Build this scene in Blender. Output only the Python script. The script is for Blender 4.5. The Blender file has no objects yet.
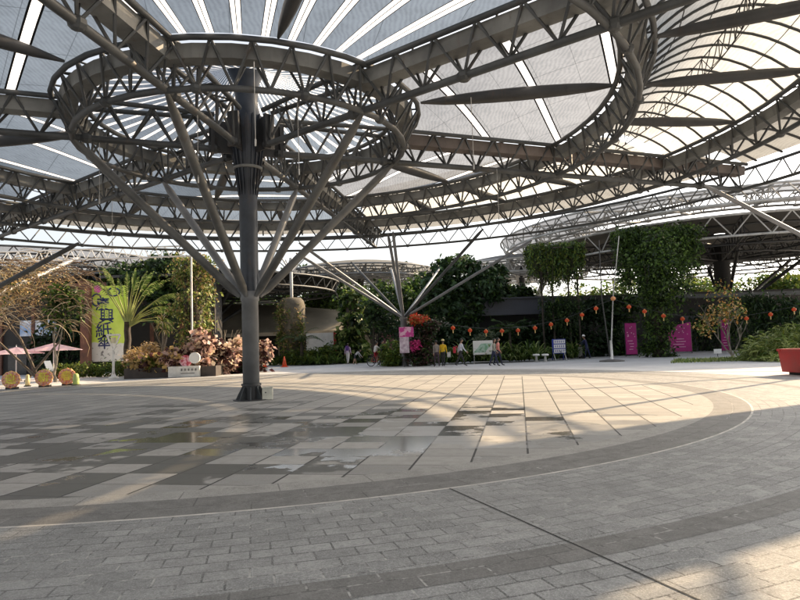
import bpy, math, random
import numpy as np
from mathutils import Vector, Matrix
rnd = random.Random(7)
nrg = np.random.default_rng(11)
PI = math.pi
SC = bpy.context.scene
COL = SC.collection

# ------------------------------------------------------------------ camera model
F_PX, PITCH, ROLL, EYE = 627.8, 0.06734, 0.03281, 1.603
CX, CY = -4.622, 19.288            # main column of the canopy

def ray(x, y):
    a, b = x-400, 300-y
    c, s = math.cos(ROLL), math.sin(ROLL)
    a, b = a*c+b*s, -a*s+b*c
    cp, sp = math.cos(PITCH), math.sin(PITCH)
    return (a/F_PX, cp-b/F_PX*sp, sp+b/F_PX*cp)

def at_y(x, y, Y):
    d = ray(x, y); t = Y/d[1]
    return Vector((d[0]*t, Y, EYE+d[2]*t))

def at_z(x, y, Z=0.0):
    d = ray(x, y); t = (Z-EYE)/d[2]
    return Vector((d[0]*t, d[1]*t, Z))

# ------------------------------------------------------------------ materials
MATS = {}
def nt_new(name):
    m = bpy.data.materials.new(name); m.use_nodes = True
    nt = m.node_tree; nt.nodes.clear()
    out = nt.nodes.new('ShaderNodeOutputMaterial')
    return m, nt, out

class NT:
    """small wrapper for wiring nodes"""
    def __init__(s, name):
        s.m, s.nt, s.out = nt_new(name)
    def n(s, typ, **kw):
        nd = s.nt.nodes.new(typ)
        for k, v in kw.items():
            setattr(nd, k, v)
        return nd
    def l(s, a, b): s.nt.links.new(a, b)
    def math(s, op, a, b=None, clamp=False):
        nd = s.n('ShaderNodeMath', operation=op); nd.use_clamp = clamp
        for i, v in enumerate((a, b)):
            if v is None: continue
            if isinstance(v, (int, float)): nd.inputs[i].default_value = v
            else: s.l(v, nd.inputs[i])
        return nd.outputs[0]
    def mixc(s, fac, a, b, blend='MIX'):
        nd = s.n('ShaderNodeMix', data_type='RGBA', blend_type=blend)
        for sock, v in ((nd.inputs[0], fac), (nd.inputs[6], a), (nd.inputs[7], b)):
            if isinstance(v, (int, float)): sock.default_value = v
            elif isinstance(v, tuple): sock.default_value = (*v, 1) if len(v) == 3 else v
            else: s.l(v, sock)
        return nd.outputs[2]
    def noise(s, vec, scale, detail=4, rough=.55, out=0):
        nd = s.n('ShaderNodeTexNoise'); nd.inputs['Scale'].default_value = scale
        nd.inputs['Detail'].default_value = detail; nd.inputs['Roughness'].default_value = rough
        if vec is not None: s.l(vec, nd.inputs['Vector'])
        return nd.outputs[out]
    def ramp(s, v, a, b, lo=0.0, hi=1.0):
        nd = s.n('ShaderNodeMapRange'); nd.interpolation_type = 'SMOOTHSTEP'
        s.l(v, nd.inputs[0])
        for i, q in zip((1, 2, 3, 4), (a, b, lo, hi)): nd.inputs[i].default_value = q
        return nd.outputs[0]
    def coord(s, which='Object'):
        return s.n('ShaderNodeTexCoord').outputs[which]
    def geo(s): return s.n('ShaderNodeNewGeometry').outputs['Position']
    def sep(s, v):
        nd = s.n('ShaderNodeSeparateXYZ'); s.l(v, nd.inputs[0]); return nd.outputs
    def comb(s, x, y, z=0.0):
        nd = s.n('ShaderNodeCombineXYZ')
        for i, v in enumerate((x, y, z)):
            if isinstance(v, (int, float)): nd.inputs[i].default_value = v
            else: s.l(v, nd.inputs[i])
        return nd.outputs[0]
    def bsdf(s, col, rough=.6, metal=0.0, bump=None, bstr=.3, bdist=.01, spec=None):
        p = s.n('ShaderNodeBsdfPrincipled')
        if isinstance(col, tuple): p.inputs['Base Color'].default_value = (*col, 1)
        else: s.l(col, p.inputs['Base Color'])
        if isinstance(rough, (int, float)): p.inputs['Roughness'].default_value = rough
        else: s.l(rough, p.inputs['Roughness'])
        p.inputs['Metallic'].default_value = metal
        if spec is not None: p.inputs['Specular IOR Level'].default_value = spec
        if bump is not None:
            b = s.n('ShaderNodeBump'); b.inputs['Strength'].default_value = bstr; b.inputs['Distance'].default_value = bdist
            s.l(bump, b.inputs['Height']); s.l(b.outputs[0], p.inputs['Normal'])
        return p.outputs[0]
    def done(s, shader):
        s.l(shader, s.out.inputs['Surface']); return s.m

def mat(name, col, rough=.6, metal=0.0, var=.25, scale=3.0, col2=None, bump=.15):
    if name in MATS: return MATS[name]
    t = NT(name); c = t.coord('Object')
    n1 = t.noise(c, scale, 5)
    n2 = t.noise(c, scale*7, 3)
    f = t.ramp(n1, .3, .7)
    lo = tuple(x*(1-var) for x in col); hi = col2 if col2 else tuple(min(1, x*(1+var)) for x in col)
    cc = t.mixc(f, lo, hi)
    cc = t.mixc(t.math('MULTIPLY', t.ramp(n2, .5, .8), .25), cc, tuple(x*.6 for x in col))
    if 'steel' in name or 'gutter' in name:      # rust and grime streaks
        mp = t.n('ShaderNodeMapping'); mp.inputs['Scale'].default_value = (3.5, 3.5, .8); t.l(c, mp.inputs[0])
        ru = t.noise(mp.outputs[0], 1.0, 6, .7)
        cc = t.mixc(t.ramp(ru, .56, .72, 0, .55), cc, (.085, .055, .038)); cc = t.mixc(t.ramp(ru, .28, .42, .45, 0), cc, tuple(x*.45 for x in col))
    rr = t.ramp(n1, .2, .8, max(.03, rough-.1), min(1, rough+.12))
    MATS[name] = t.done(t.bsdf(cc, rr, metal, n2, bump, .01))
    return MATS[name]

def leaf_mat(name, col, trans=.35, var=.35, rough=.5):
    if name in MATS: return MATS[name]
    t = NT(name); c = t.geo()
    f = t.ramp(t.noise(c, .9, 3), .3, .7)
    f2 = t.noise(c, 11, 2)
    cc = t.mixc(f, tuple(x*(1-var) for x in col), tuple(min(1, x*(1+var)) for x in col))
    cc = t.mixc(t.ramp(f2, .35, .75, 0, .5), cc, (col[0]*1.5, col[1]*1.25, col[2]*.8))
    p = t.bsdf(cc, rough, spec=.35)
    tr = t.n('ShaderNodeBsdfTranslucent'); t.l(cc, tr.inputs['Color'])
    mx = t.n('ShaderNodeMixShader'); mx.inputs[0].default_value = trans
    t.l(p, mx.inputs[1]); t.l(tr.outputs[0], mx.inputs[2])
    MATS[name] = t.done(mx.outputs[0]); return MATS[name]

# ------------------------------------------------------------------ mesh builder
class MB:
    def __init__(s): s.v = []; s.f = []; s.m = []
    def add(s, vs, fs, mi=0):
        o = len(s.v); s.v += [tuple(q) for q in vs]; s.f += [tuple(o+i for i in q) for q in fs]; s.m += [mi]*len(fs)
    def tube(s, p, q, r0, r1=None, n=6, mi=0, cap=True):
        s.poly([p, q], [r0, r0 if r1 is None else r1], n, mi, cap)
    def poly(s, pts, rad, n=6, mi=0, cap=True, closed=False):
        pts = [Vector(p) for p in pts]; k = len(pts)
        if isinstance(rad, (int, float)): rad = [rad]*k
        vs = []; up = None
        for i, p in enumerate(pts):
            if closed: d = pts[(i+1) % k]-pts[i-1]
            else: d = pts[min(i+1, k-1)]-pts[max(i-1, 0)]
            if d.length < 1e-9: d = Vector((0, 0, 1))
            d.normalize()
            if up is None or abs(d.dot(up)) > .999:
                up = Vector((0, 0, 1)) if abs(d.z) < .9 else Vector((1, 0, 0))
            a = d.cross(up); a.normalize(); b = a.cross(d); up = b
            for j in range(n):
                t = 2*PI*j/n
                vs.append(p+a*(rad[i]*math.cos(t))+b*(rad[i]*math.sin(t)))
        fs = []
        for i in range(k if closed else k-1):
            i2 = (i+1) % k
            for j in range(n):
                j2 = (j+1) % n
                fs.append((i*n+j, i2*n+j, i2*n+j2, i*n+j2))
        if cap and not closed:
            fs.append(tuple(range(n-1, -1, -1))); fs.append(tuple((k-1)*n+j for j in range(n)))
        s.add(vs, fs, mi)
    def box(s, c, size, rz=0.0, mi=0, M=None):
        hx, hy, hz = (q/2 for q in size); c = Vector(c)
        R = M if M is not None else Matrix.Rotation(rz, 3, 'Z')
        vs = [c+R @ Vector((x, y, z)) for x in (-hx, hx) for y in (-hy, hy) for z in (-hz, hz)]
        s.add(vs, [(0, 1, 3, 2), (4, 6, 7, 5), (0, 4, 5, 1), (2, 3, 7, 6), (0, 2, 6, 4), (1, 5, 7, 3)], mi)
    def lathe(s, prof, c=(0, 0, 0), n=24, mi=0, cap=True):
        c = Vector(c); vs = []; fs = []
        for r, z in prof:
            for j in range(n):
                t = 2*PI*j/n; vs.append(c+Vector((r*math.cos(t), r*math.sin(t), z)))
        for i in range(len(prof)-1):
            for j in range(n):
                j2 = (j+1) % n
                fs.append((i*n+j, i*n+j2, (i+1)*n+j2, (i+1)*n+j))
        if cap:
            if prof[0][0] > 1e-4: fs.append(tuple(range(n-1, -1, -1)))
            if prof[-1][0] > 1e-4: fs.append(tuple((len(prof)-1)*n+j for j in range(n)))
        s.add(vs, fs, mi)
    def ribbon(s, pts, w, mi=0, normal=None):
        """thin strip along pts, width list w"""
        pts = [Vector(p) for p in pts]; k = len(pts); vs = []
        if isinstance(w, (int, float)): w = [w]*k
        for i, p in enumerate(pts):
            d = (pts[min(i+1, k-1)]-pts[max(i-1, 0)]).normalized()
            nn = normal if normal is not None else Vector((0, 0, 1))
            a = d.cross(nn)
            if a.length < 1e-3: a = d.cross(Vector((1, 0, 0)))
            a.normalize(); vs += [p-a*w[i]/2, p+a*w[i]/2]
        s.add(vs, [(2*i, 2*i+1, 2*i+3, 2*i+2) for i in range(k-1)], mi)
    def ell(s, c, r, nu=14, nv=9, mi=0, M=None):
        c = Vector(c); vs = []; fs = []
        for i in range(nv+1):
            ph = PI*i/nv
            for j in range(nu):
                th = 2*PI*j/nu
                q = Vector((r[0]*math.sin(ph)*math.cos(th), r[1]*math.sin(ph)*math.sin(th), r[2]*math.cos(ph)))
                vs.append(c+(M @ q if M is not None else q))
        for i in range(nv):
            for j in range(nu):
                j2 = (j+1) % nu
                fs.append((i*nu+j, (i+1)*nu+j, (i+1)*nu+j2, i*nu+j2))
        s.add(vs, fs, mi)
    def build(s, name, mats, parent=None, smooth=False, loc=None):
        me = bpy.data.meshes.new(name)
        vs = s.v
        if loc is not None:
            vs = [(x-loc[0], y-loc[1], z-loc[2]) for x, y, z in vs]
        me.from_pydata(vs, [], s.f)
        if not isinstance(mats, (list, tuple)): mats = [mats]
        for m in mats: me.materials.append(m)
        if len(mats) > 1: me.polygons.foreach_set('material_index', s.m)
        if smooth: me.polygons.foreach_set('use_smooth', [True]*len(s.f))
        me.update()
        o = bpy.data.objects.new(name, me); COL.objects.link(o)
        if loc is not None: o.location = loc
        if parent is not None: o.parent = parent
        return o

def tag(o, label=None, cat=None, group=None, kind=None):
    if label: o['label'] = label
    if cat: o['category'] = cat
    if group: o['group'] = group
    if kind: o['kind'] = kind
    return o

def thing(name, label, cat, loc=(0, 0, 0), rz=0.0, group=None):
    o = bpy.data.objects.new(name, None); COL.objects.link(o)
    o.empty_display_size = .3
    o.location = loc; o.rotation_euler = (0, 0, rz)
    return tag(o, label, cat, group)

def dup(root, loc, rz=0.0, label=None, sc=None):
    r = root.copy(); COL.objects.link(r); r.location = loc; r.rotation_euler = (0, 0, rz)
    if sc: r.scale = (sc, sc, sc)
    if label: r['label'] = label
    for ch in list(root.children):
        c = ch.copy(); COL.objects.link(c); c.parent = r
        for g in list(ch.children):
            d = g.copy(); COL.objects.link(d); d.parent = c
    return r

def np_mesh(name, V, Fq, mats, midx=None, parent=None):
    me = bpy.data.meshes.new(name)
    nv, nf = len(V), len(Fq); k = Fq.shape[1]
    me.vertices.add(nv); me.vertices.foreach_set('co', V.astype(np.float32).ravel())
    me.loops.add(nf*k); me.loops.foreach_set('vertex_index', Fq.astype(np.int32).ravel())
    me.polygons.add(nf); me.polygons.foreach_set('loop_start', np.arange(0, nf*k, k, dtype=np.int32))
    if not isinstance(mats, (list, tuple)): mats = [mats]
    for m in mats: me.materials.append(m)
    if midx is not None: me.polygons.foreach_set('material_index', midx.astype(np.int32))
    me.update(calc_edges=True); me.validate()
    o = bpy.data.objects.new(name, me); COL.objects.link(o)
    if parent is not None: o.parent = parent
    return o

# ------------------------------------------------------------------ foliage
def leaf_quads(P, size, asp=.45, droop=0.0):
    """P: Nx3 points -> diamond leaf quads with random orientation"""
    n = len(P)
    d = nrg.normal(size=(n, 3)); d[:, 2] = d[:, 2]*.6-droop
    d /= np.linalg.norm(d, axis=1)[:, None]
    u = nrg.normal(size=(n, 3)); u[:, 2] += .8
    a = np.cross(d, u); a /= np.linalg.norm(a, axis=1)[:, None]+1e-9
    L = (size*(.4+1.2*nrg.random(n)))[:, None]
    W = L*asp
    V = np.stack([P, P+d*L*.5-a*W*.5, P+d*L, P+d*L*.5+a*W*.5], 1)
    V[:, 2, 2] -= (L[:, 0]*.15)
    return V.reshape(-1, 3), np.arange(n*4).reshape(n, 4)

def blob_pts(blobs, n, clump=26, sig=.2):
    """clumped points in a set of ellipsoids (cx,cy,cz,rx,ry,rz)"""
    vol = np.array([b[3]*b[4]*b[5] for b in blobs])**.7; vol /= vol.sum()
    out = []
    for b, w in zip(blobs, vol):
        k = max(20, int(n*w)); c = np.array(b[:3]); r = np.array(b[3:6])
        nc = max(5, int(clump))
        q = nrg.normal(size=(nc, 3)); q /= np.linalg.norm(q, axis=1)[:, None]
        q *= (.45+.55*nrg.random(nc)**.5)[:, None]
        idx = nrg.integers(0, nc, k)
        out.append(c+(q[idx]+nrg.normal(size=(k, 3))*sig)*r)
    return np.concatenate(out)

def crown(name, blobs, n, size, mats, parent=None, asp=.5, clump=26, sig=.2, droop=.2, zmin=.02):
    P = blob_pts(blobs, n, clump, sig)
    P[:, 2] = np.maximum(P[:, 2], zmin+size*.8*nrg.random(len(P)))
    V, Fq = leaf_quads(P, size, asp, droop)
    V[:, 2] = np.maximum(V[:, 2], zmin)
    mi = None
    if isinstance(mats, (list, tuple)) and len(mats) > 1:
        mi = nrg.integers(0, len(mats), len(Fq))
    return np_mesh(name, V, Fq, mats, mi, parent)

def blades_mb(mb, c, n, L, w, droop=.8, up=(.3, 1.2), spread=PI, az0=0.0, nm=1, seg=5):
    c = Vector(c)
    for i in range(n):
        az = az0+rnd.uniform(-spread, spread); el = rnd.uniform(*up); l = L*rnd.uniform(.65, 1.1)
        h = Vector((math.cos(az), math.sin(az), 0)); pts = []; p = c.copy(); e = el
        for k in range(seg+1):
            pts.append(p.copy()); p = p+(h*math.cos(e)+Vector((0, 0, 1))*math.sin(e))*(l/seg)
            e -= droop*(.4+k/seg)/seg*1.6
            if p.z < .03: p.z = .03
        ws = [w*q for q in ([.5, .9, 1, .85, .55, .06] if seg == 5 else [1-.9*k/seg for k in range(seg+1)])]
        mb.ribbon(pts, ws, rnd.randrange(nm))

def frond_mb(mb, c, az, el, L, leaf=.45, droop=.9, n=22, nm=1, stem_mi=0):
    """a feather palm frond"""
    h = Vector((math.cos(az), math.sin(az), 0)); side = Vector((-math.sin(az), math.cos(az), 0))
    p = Vector(c); e = el; pts = []
    for k in range(n+1):
        pts.append(p.copy()); p = p+(h*math.cos(e)+Vector((0, 0, 1))*math.sin(e))*(L/n); e -= droop/n*(.5+1.2*k/n)
    mb.poly(pts[::3], [max(.008, .03*(1-i/(len(pts[::3])))) for i in range(len(pts[::3]))], 4, stem_mi)
    for k in range(3, n+1):
        t = k/n; ll = leaf*math.sin(PI*(.12+.86*t))**.6
        d = (pts[k]-pts[k-1]).normalized()
        for s in (-1, 1):
            v = (side*s*.85+d*.6+Vector((0, 0, -.25))).normalized()
            q = pts[k]+v*ll; q.z -= ll*.12
            mb.ribbon([pts[k], pts[k]+v*ll*.5, q], [.03, .05, .008], rnd.randrange(nm))

def trunk_mb(base, top, r0, r1, wob=.12, n=7):
    base, top = Vector(base), Vector(top); pts = []; rad = []
    for i in range(n):
        t = i/(n-1); p = base.lerp(top, t)
        if 0 < i < n-1: p += Vector((rnd.uniform(-wob, wob), rnd.uniform(-wob, wob), 0))
        pts.append(p); rad.append(r0+(r1-r0)*t)
    rad[0] *= 1.35
    return pts, rad

# ================================================================== WORLD / LIGHT / CAMERA
SUN_EL = math.radians(26); SUN_AZ = math.radians(33)     # azimuth measured from +X to +Y
w = bpy.data.worlds.new("World"); SC.world = w; w.use_nodes = True
wn = w.node_tree; wn.nodes.clear()
wo = wn.nodes.new('ShaderNodeOutputWorld'); bg = wn.nodes.new('ShaderNodeBackground')
sk = wn.nodes.new('ShaderNodeTexSky'); sk.sky_type = 'NISHITA'; sk.sun_disc = False
sk.sun_elevation = SUN_EL; sk.sun_rotation = PI/2-SUN_AZ
sk.air_density = 1.0; sk.dust_density = 3.5; sk.ozone_density = .6
bg.inputs[1].default_value = 0.132
hs_ = wn.nodes.new('ShaderNodeHueSaturation'); hs_.inputs['Saturation'].default_value = .32; wn.links.new(sk.outputs[0], hs_.inputs['Color']); wn.links.new(hs_.outputs[0], bg.inputs[0]); wn.links.new(bg.outputs[0], wo.inputs[0])

sl = bpy.data.lights.new('sun', 'SUN'); sl.energy = 5.0; sl.angle = math.radians(.6); sl.color = (1, .74, .46)
so = bpy.data.objects.new('sun', sl); COL.objects.link(so)
sd = Vector((math.cos(SUN_AZ)*math.cos(SUN_EL), math.sin(SUN_AZ)*math.cos(SUN_EL), math.sin(SUN_EL)))
so.rotation_euler = (-sd).to_track_quat('-Z', 'Y').to_euler(); so.location = (20, 10, 40)

cd = bpy.data.cameras.new('camera'); co = bpy.data.objects.new('camera', cd); COL.objects.link(co)
cd.sensor_fit = 'HORIZONTAL'; cd.sensor_width = 36; cd.lens = 36*F_PX/800; cd.clip_end = 1500; cd.clip_start = .05
M = Matrix.Rotation(PI/2+PITCH, 4, 'X') @ Matrix.Rotation(-ROLL, 4, 'Z')
co.matrix_world = Matrix.Translation((0, 0, EYE)) @ M
SC.camera = co
SC.view_settings.view_transform = 'Standard'; SC.view_settings.look = 'None'
SC.view_settings.exposure = 1.22; SC.view_settings.gamma = 1; SC.view_settings.use_curve_mapping = False
SC.cycles.use_denoising = True
SC.cycles.max_bounces = 8; SC.cycles.transparent_max_bounces = 12
SC.cycles.diffuse_bounces = 4; SC.cycles.glossy_bounces = 3; SC.cycles.transmission_bounces = 4
SC.cycles.sample_clamp_indirect = 6

# ================================================================== GROUND
def ring_sheet(name, r0, r1, z, m, n=128, a0=0.0, a1=2*PI, nr=1):
    mb = MB(); vs = []; fs = []
    full = abs(a1-a0-2*PI) < 1e-6
    rs = [r0+(r1-r0)*k/nr for k in range(nr+1)]
    cols = n if full else n+1
    for r in rs:
        for j in range(cols):
            t = a0+(a1-a0)*j/n; vs.append((r*math.cos(t), r*math.sin(t), z))
    for i in range(nr):
        for j in range(n):
            j2 = (j+1) % cols
            fs.append((i*cols+j, (i+1)*cols+j, (i+1)*cols+j2, i*cols+j2))
    mb.add(vs, fs)
    o = mb.build(name, m); o.location = (CX, CY, 0); return o

def polar(t):
    x, y, z = t.sep(t.coord('Object'))
    r = t.math('SQRT', t.math('ADD', t.math('MULTIPLY', x, x), t.math('MULTIPLY', y, y)))
    a = t.math('ARCTAN2', y, x)
    return x, y, r, a

def brick(t, vec, bw, rh, mortar, c1, c2, cm, offset=.5):
    b = t.n('ShaderNodeTexBrick'); b.offset = offset; b.squash = 1.0
    t.l(vec, b.inputs['Vector'])
    b.inputs['Color1'].default_value = (*c1, 1); b.inputs['Color2'].default_value = (*c2, 1); b.inputs['Mortar'].default_value = (*cm, 1)
    b.inputs['Scale'].default_value = 1.0; b.inputs['Mortar Size'].default_value = mortar; b.inputs['Mortar Smooth'].default_value = .2
    b.inputs['Brick Width'].default_value = bw; b.inputs['Row Height'].default_value = rh
    return b

# -- slab field inside the circle
t = NT('slab paving'); pos = t.coord('Object')
rot = t.n('ShaderNodeVectorRotate', rotation_type='Z_AXIS'); rot.inputs['Angle'].default_value = math.radians(10.6); t.l(pos, rot.inputs['Vector'])
wob = t.noise(pos, .7, 2, out=1)
SW, SH = .74, .62
sx, sy, sz = t.sep(rot.outputs[0])
vec = t.comb(t.math('ADD', sx, 100*SW), t.math('ADD', sy, 100*SH), 0.0)
b = brick(t, vec, SW, SH, .0105, (.40, .392, .375), (.25, .25, .244), (.045, .045, .045), 0.0)
# strong joints along one direction
cell = t.comb(t.math('FLOOR', t.math('DIVIDE', sx, SW)), t.math('FLOOR', t.math('DIVIDE', sy, SH)), 0.0)
wnz = t.n('ShaderNodeTexWhiteNoise', noise_dimensions='3D'); t.l(cell, wnz.inputs['Vector'])
rand = wnz.outputs['Value']
frx = t.math('FRACT', t.math('DIVIDE', sx, SW))
jnt = t.math('LESS_THAN', t.math('MINIMUM', frx, t.math('SUBTRACT', 1.0, frx)), .020)
fine = t.noise(pos, 60, 3); med = t.noise(pos, 5, 5, .6); big = t.noise(pos, .33, 3)
col = t.mixc(t.ramp(med, .35, .7, 0, .5), b.outputs['Color'], (.25, .24, .22))
col = t.mixc(t.ramp(fine, .45, .7, 0, .3), col, (.45, .43, .40))
col = t.mixc(jnt, col, (.03, .03, .03))
# damp slabs: chosen slab by slab inside a damp region, with ragged edges
px_, py_, pz_ = t.sep(pos)
dx = t.math('DIVIDE', t.math('ADD', px_, -.4), 5.2); dy = t.math('DIVIDE', t.math('ADD', py_, 7.6), 5.2)
reg = t.math('SUBTRACT', 1.0, t.math('SQRT', t.math('ADD', t.math('MULTIPLY', dx, dx), t.math('MULTIPLY', dy, dy))))
rag = t.noise(pos, 1.7, 4)
wetv = t.math('ADD', t.math('ADD', t.math('MULTIPLY', t.math('MAXIMUM', reg, -1.2), .72), t.math('MULTIPLY', t.math('SUBTRACT', rand, .5), 1.15)), t.math('MULTIPLY', t.math('SUBTRACT', rag, .5), 1.3))
wet = t.ramp(wetv, .15, .27)
ex = t.math('DIVIDE', t.math('ADD', px_, -5.3), 4.2); ey = t.math('DIVIDE', t.math('ADD', py_, 8.0), 3.2)
reg2 = t.math('SUBTRACT', 1.0, t.math('SQRT', t.math('ADD', t.math('MULTIPLY', ex, ex), t.math('MULTIPLY', ey, ey))))
pudv = t.math('ADD', t.math('ADD', t.math('MULTIPLY', reg2, .7), t.math('MULTIPLY', t.math('SUBTRACT', rand, .5), .7)), t.math('MULTIPLY', t.math('SUBTRACT', rag, .5), 1.2))
pud = t.math('MAXIMUM', t.ramp(wetv, .80, .84), t.ramp(pudv, .20, .26))
col = t.mixc(t.math('MULTIPLY', wet, .82), col, (.06, .06, .052))
vo = t.n('ShaderNodeTexVoronoi'); vo.inputs['Scale'].default_value = 1.6; t.l(pos, vo.inputs['Vector'])
col = t.mixc(t.ramp(vo.outputs['Distance'], .03, .06, .5, 0), col, (.06, .06, .055))
col = t.mixc(t.math('MULTIPLY', pud, .35), col, (.14, .135, .13))
rough = t.math('SUBTRACT', .72, t.math('ADD', t.math('MULTIPLY', wet, .22), t.math('MULTIPLY', pud, .37)), True)
hgt = t.math('MULTIPLY', t.math('ADD', t.math('MULTIPLY', fine, .25), t.math('SUBTRACT', 1.0, b.outputs['Fac'])), t.math('SUBTRACT', 1.0, pud))
slab_b = t.bsdf(col, rough, 0, hgt, .5, .008, spec=.5)
pn_b = slab_b.node; t.l(t.math('ADD', t.math('MULTIPLY', pud, .5), .5), pn_b.inputs['Specular IOR Level'])
slab_m = t.done(slab_b)

def block_mat(name, bw, rh, c1, c2, cm, R0=14.6, mortar=.0085):
    t = NT(name); x, y, r, a = polar(t); pos = t.coord('Object')
    wv = t.math('MULTIPLY', t.math('SUBTRACT', t.noise(pos, 1.3, 2), .5), .02)
    vec = t.comb(t.math('MULTIPLY', a, R0), t.math('ADD', r, wv), 0.0)
    b = brick(t, vec, bw, rh, mortar, c1, c2, cm, .5)
    fine = t.noise(pos, 90, 3); med = t.noise(pos, 4, 5, .65); big = t.noise(pos, .5, 3)
    col = t.mixc(t.ramp(med, .35, .7, 0, .55), b.outputs['Color'], tuple(q*.72 for q in c2))
    col = t.mixc(t.ramp(fine, .42, .7, 0, .5), col, tuple(min(1, q*1.6) for q in c1))
    col = t.mixc(t.ramp(big, .45, .7, 0, .35), col, tuple(q*.8 for q in c1))
    # pale grit that has settled in some of the joints
    pale = t.math('MULTIPLY', b.outputs['Fac'], t.math('MULTIPLY', t.ramp(t.noise(pos, 1.1, 3), .42, .62), t.ramp(t.noise(pos, 9, 3), .4, .6)))
    col = t.mixc(t.math('MULTIPLY', pale, .8), col, (.50, .49, .47))
    vo = t.n('ShaderNodeTexVoronoi'); vo.inputs['Scale'].default_value = 2.2; t.l(pos, vo.inputs['Vector'])
    col = t.mixc(t.ramp(vo.outputs['Distance'], .03, .06, .5, 0), col, (.05, .05, .048))
    st = t.noise(pos, .9, 6, .7)
    col = t.mixc(t.ramp(st, .56, .68, 0, .45), col, tuple(q*.6 for q in c2))
    hf = t.noise(pos, 28, 4, .7)
    col = t.mixc(t.ramp(hf, .5, .62, 0, .35), col, tuple(q*.62 for q in c2))
    hgt = t.math('ADD', t.math('MULTIPLY', fine, .3), t.math('SUBTRACT', 1.0, b.outputs['Fac']))
    return t.done(t.bsdf(col, t.ramp(med, .2, .8, .55, .8), 0, hgt, .7, .008, spec=.45))
paver_m = block_mat('block paving', .315, .19, (.32, .322, .318), (.20, .204, .203), (.055, .055, .055))
band_m = block_mat('dark block paving', .50, .26, (.18, .178, .172), (.15, .148, .144), (.07, .07, .068), 15.6)
edge_m = block_mat('border stone', 1.05, 1.0, (.34, .332, .315), (.30, .295, .28), (.09, .088, .083), 12.4)
edged_m = block_mat('dark border stone', 1.15, 1.0, (.19, .187, .18), (.165, .162, .157), (.06, .06, .058), 12.9)
pale_m = mat('pale mortar line', (.52, .50, .47), .8, 0, .25, 4)
black_m = mat('black slot', (.02, .02, .02), .8)

t = NT('grey concrete'); pos = t.geo()
n1 = t.noise(pos, .25, 5, .6); n2 = t.noise(pos, 6, 4); n3 = t.noise(pos, 60, 2)
col = t.mixc(t.ramp(n1, .3, .7), (.42, .43, .445), (.56, .57, .585))
col = t.mixc(t.ramp(n2, .4, .8, 0, .35), col, (.33, .335, .34))
gm = t.done(t.bsdf(col, .85, 0, n3, .3, .01))
mb = MB(); g = 30; Lg = 700
vs = [(-Lg+2*Lg*i/g, -Lg+2*Lg*j/g, 0) for i in range(g+1) for j in range(g+1)]
fs = [(i*(g+1)+j, (i+1)*(g+1)+j, (i+1)*(g+1)+j+1, i*(g+1)+j+1) for i in range(g) for j in range(g)]
mb.add(vs, fs); tag(mb.build('ground', gm), kind='structure')

tag(ring_sheet('plaza_pavement', 13.36, 17.4, .004, paver_m, 256, nr=2), kind='structure')
tag(ring_sheet('plaza_slab_pavement', 0.0, 12.22, .004, slab_m, 192), kind='structure')
tag(ring_sheet('pavement_border_stones', 12.22, 12.62, .004, edge_m, 256), kind='structure')
tag(ring_sheet('pavement_dark_border', 12.62, 13.32, .0042, edged_m, 256), kind='structure')
tag(ring_sheet('pavement_white_line', 13.32, 13.36, .0045, pale_m, 256), kind='structure')
tag(ring_sheet('pavement_dark_band', 15.45, 15.80, .006, band_m, 256), kind='structure')
# dark drain slots running outwards through the blocks
for nm_, ang, r0_, r1_ in (('slot', -67.6, 13.36, 17.4), ('slot', -37.5, 13.36, 17.4), ('slot', -96, 13.36, 17.4), ('slot', -128, 13.36, 17.4)):
    a = math.radians(ang); mb = MB()
    p, q = Vector((CX+r0_*math.cos(a), CY+r0_*math.sin(a), .0078)), Vector((CX+r1_*math.cos(a), CY+r1_*math.sin(a), .0078))
    mb.ribbon([p, q], .016)
    tag(mb.build('pavement_drain_slot', black_m), kind='structure')

# ================================================================== CANOPY MATERIALS
steel = mat('grey brown steel paint', (.062, .067, .070), .55, .25, .35, 1.2, bump=.08)
steel_l = mat('light grey steel paint', (.42, .42, .41), .5, .1, .25, 1.2, bump=.06)
steel_d = mat('dark steel paint', (.040, .041, .043), .5, .2, .3, 1.2, bump=.06)
navy = mat('dark blue steel paint', (.036, .044, .058), .42, .15, .3, 2.0, bump=.06)
shaft_m = mat('grey column paint', (.175, .18, .185), .45, .1, .2, 1.5, bump=.06)
gutter_m = mat('beige gutter sheet', (.14, .145, .142), .6, 0, .4, .7, (.21, .215, .205), .05)
gutter_r = mat('rusty gutter sheet', (.118, .098, .088), .65, 0, .45, .7, bump=.05)

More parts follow.
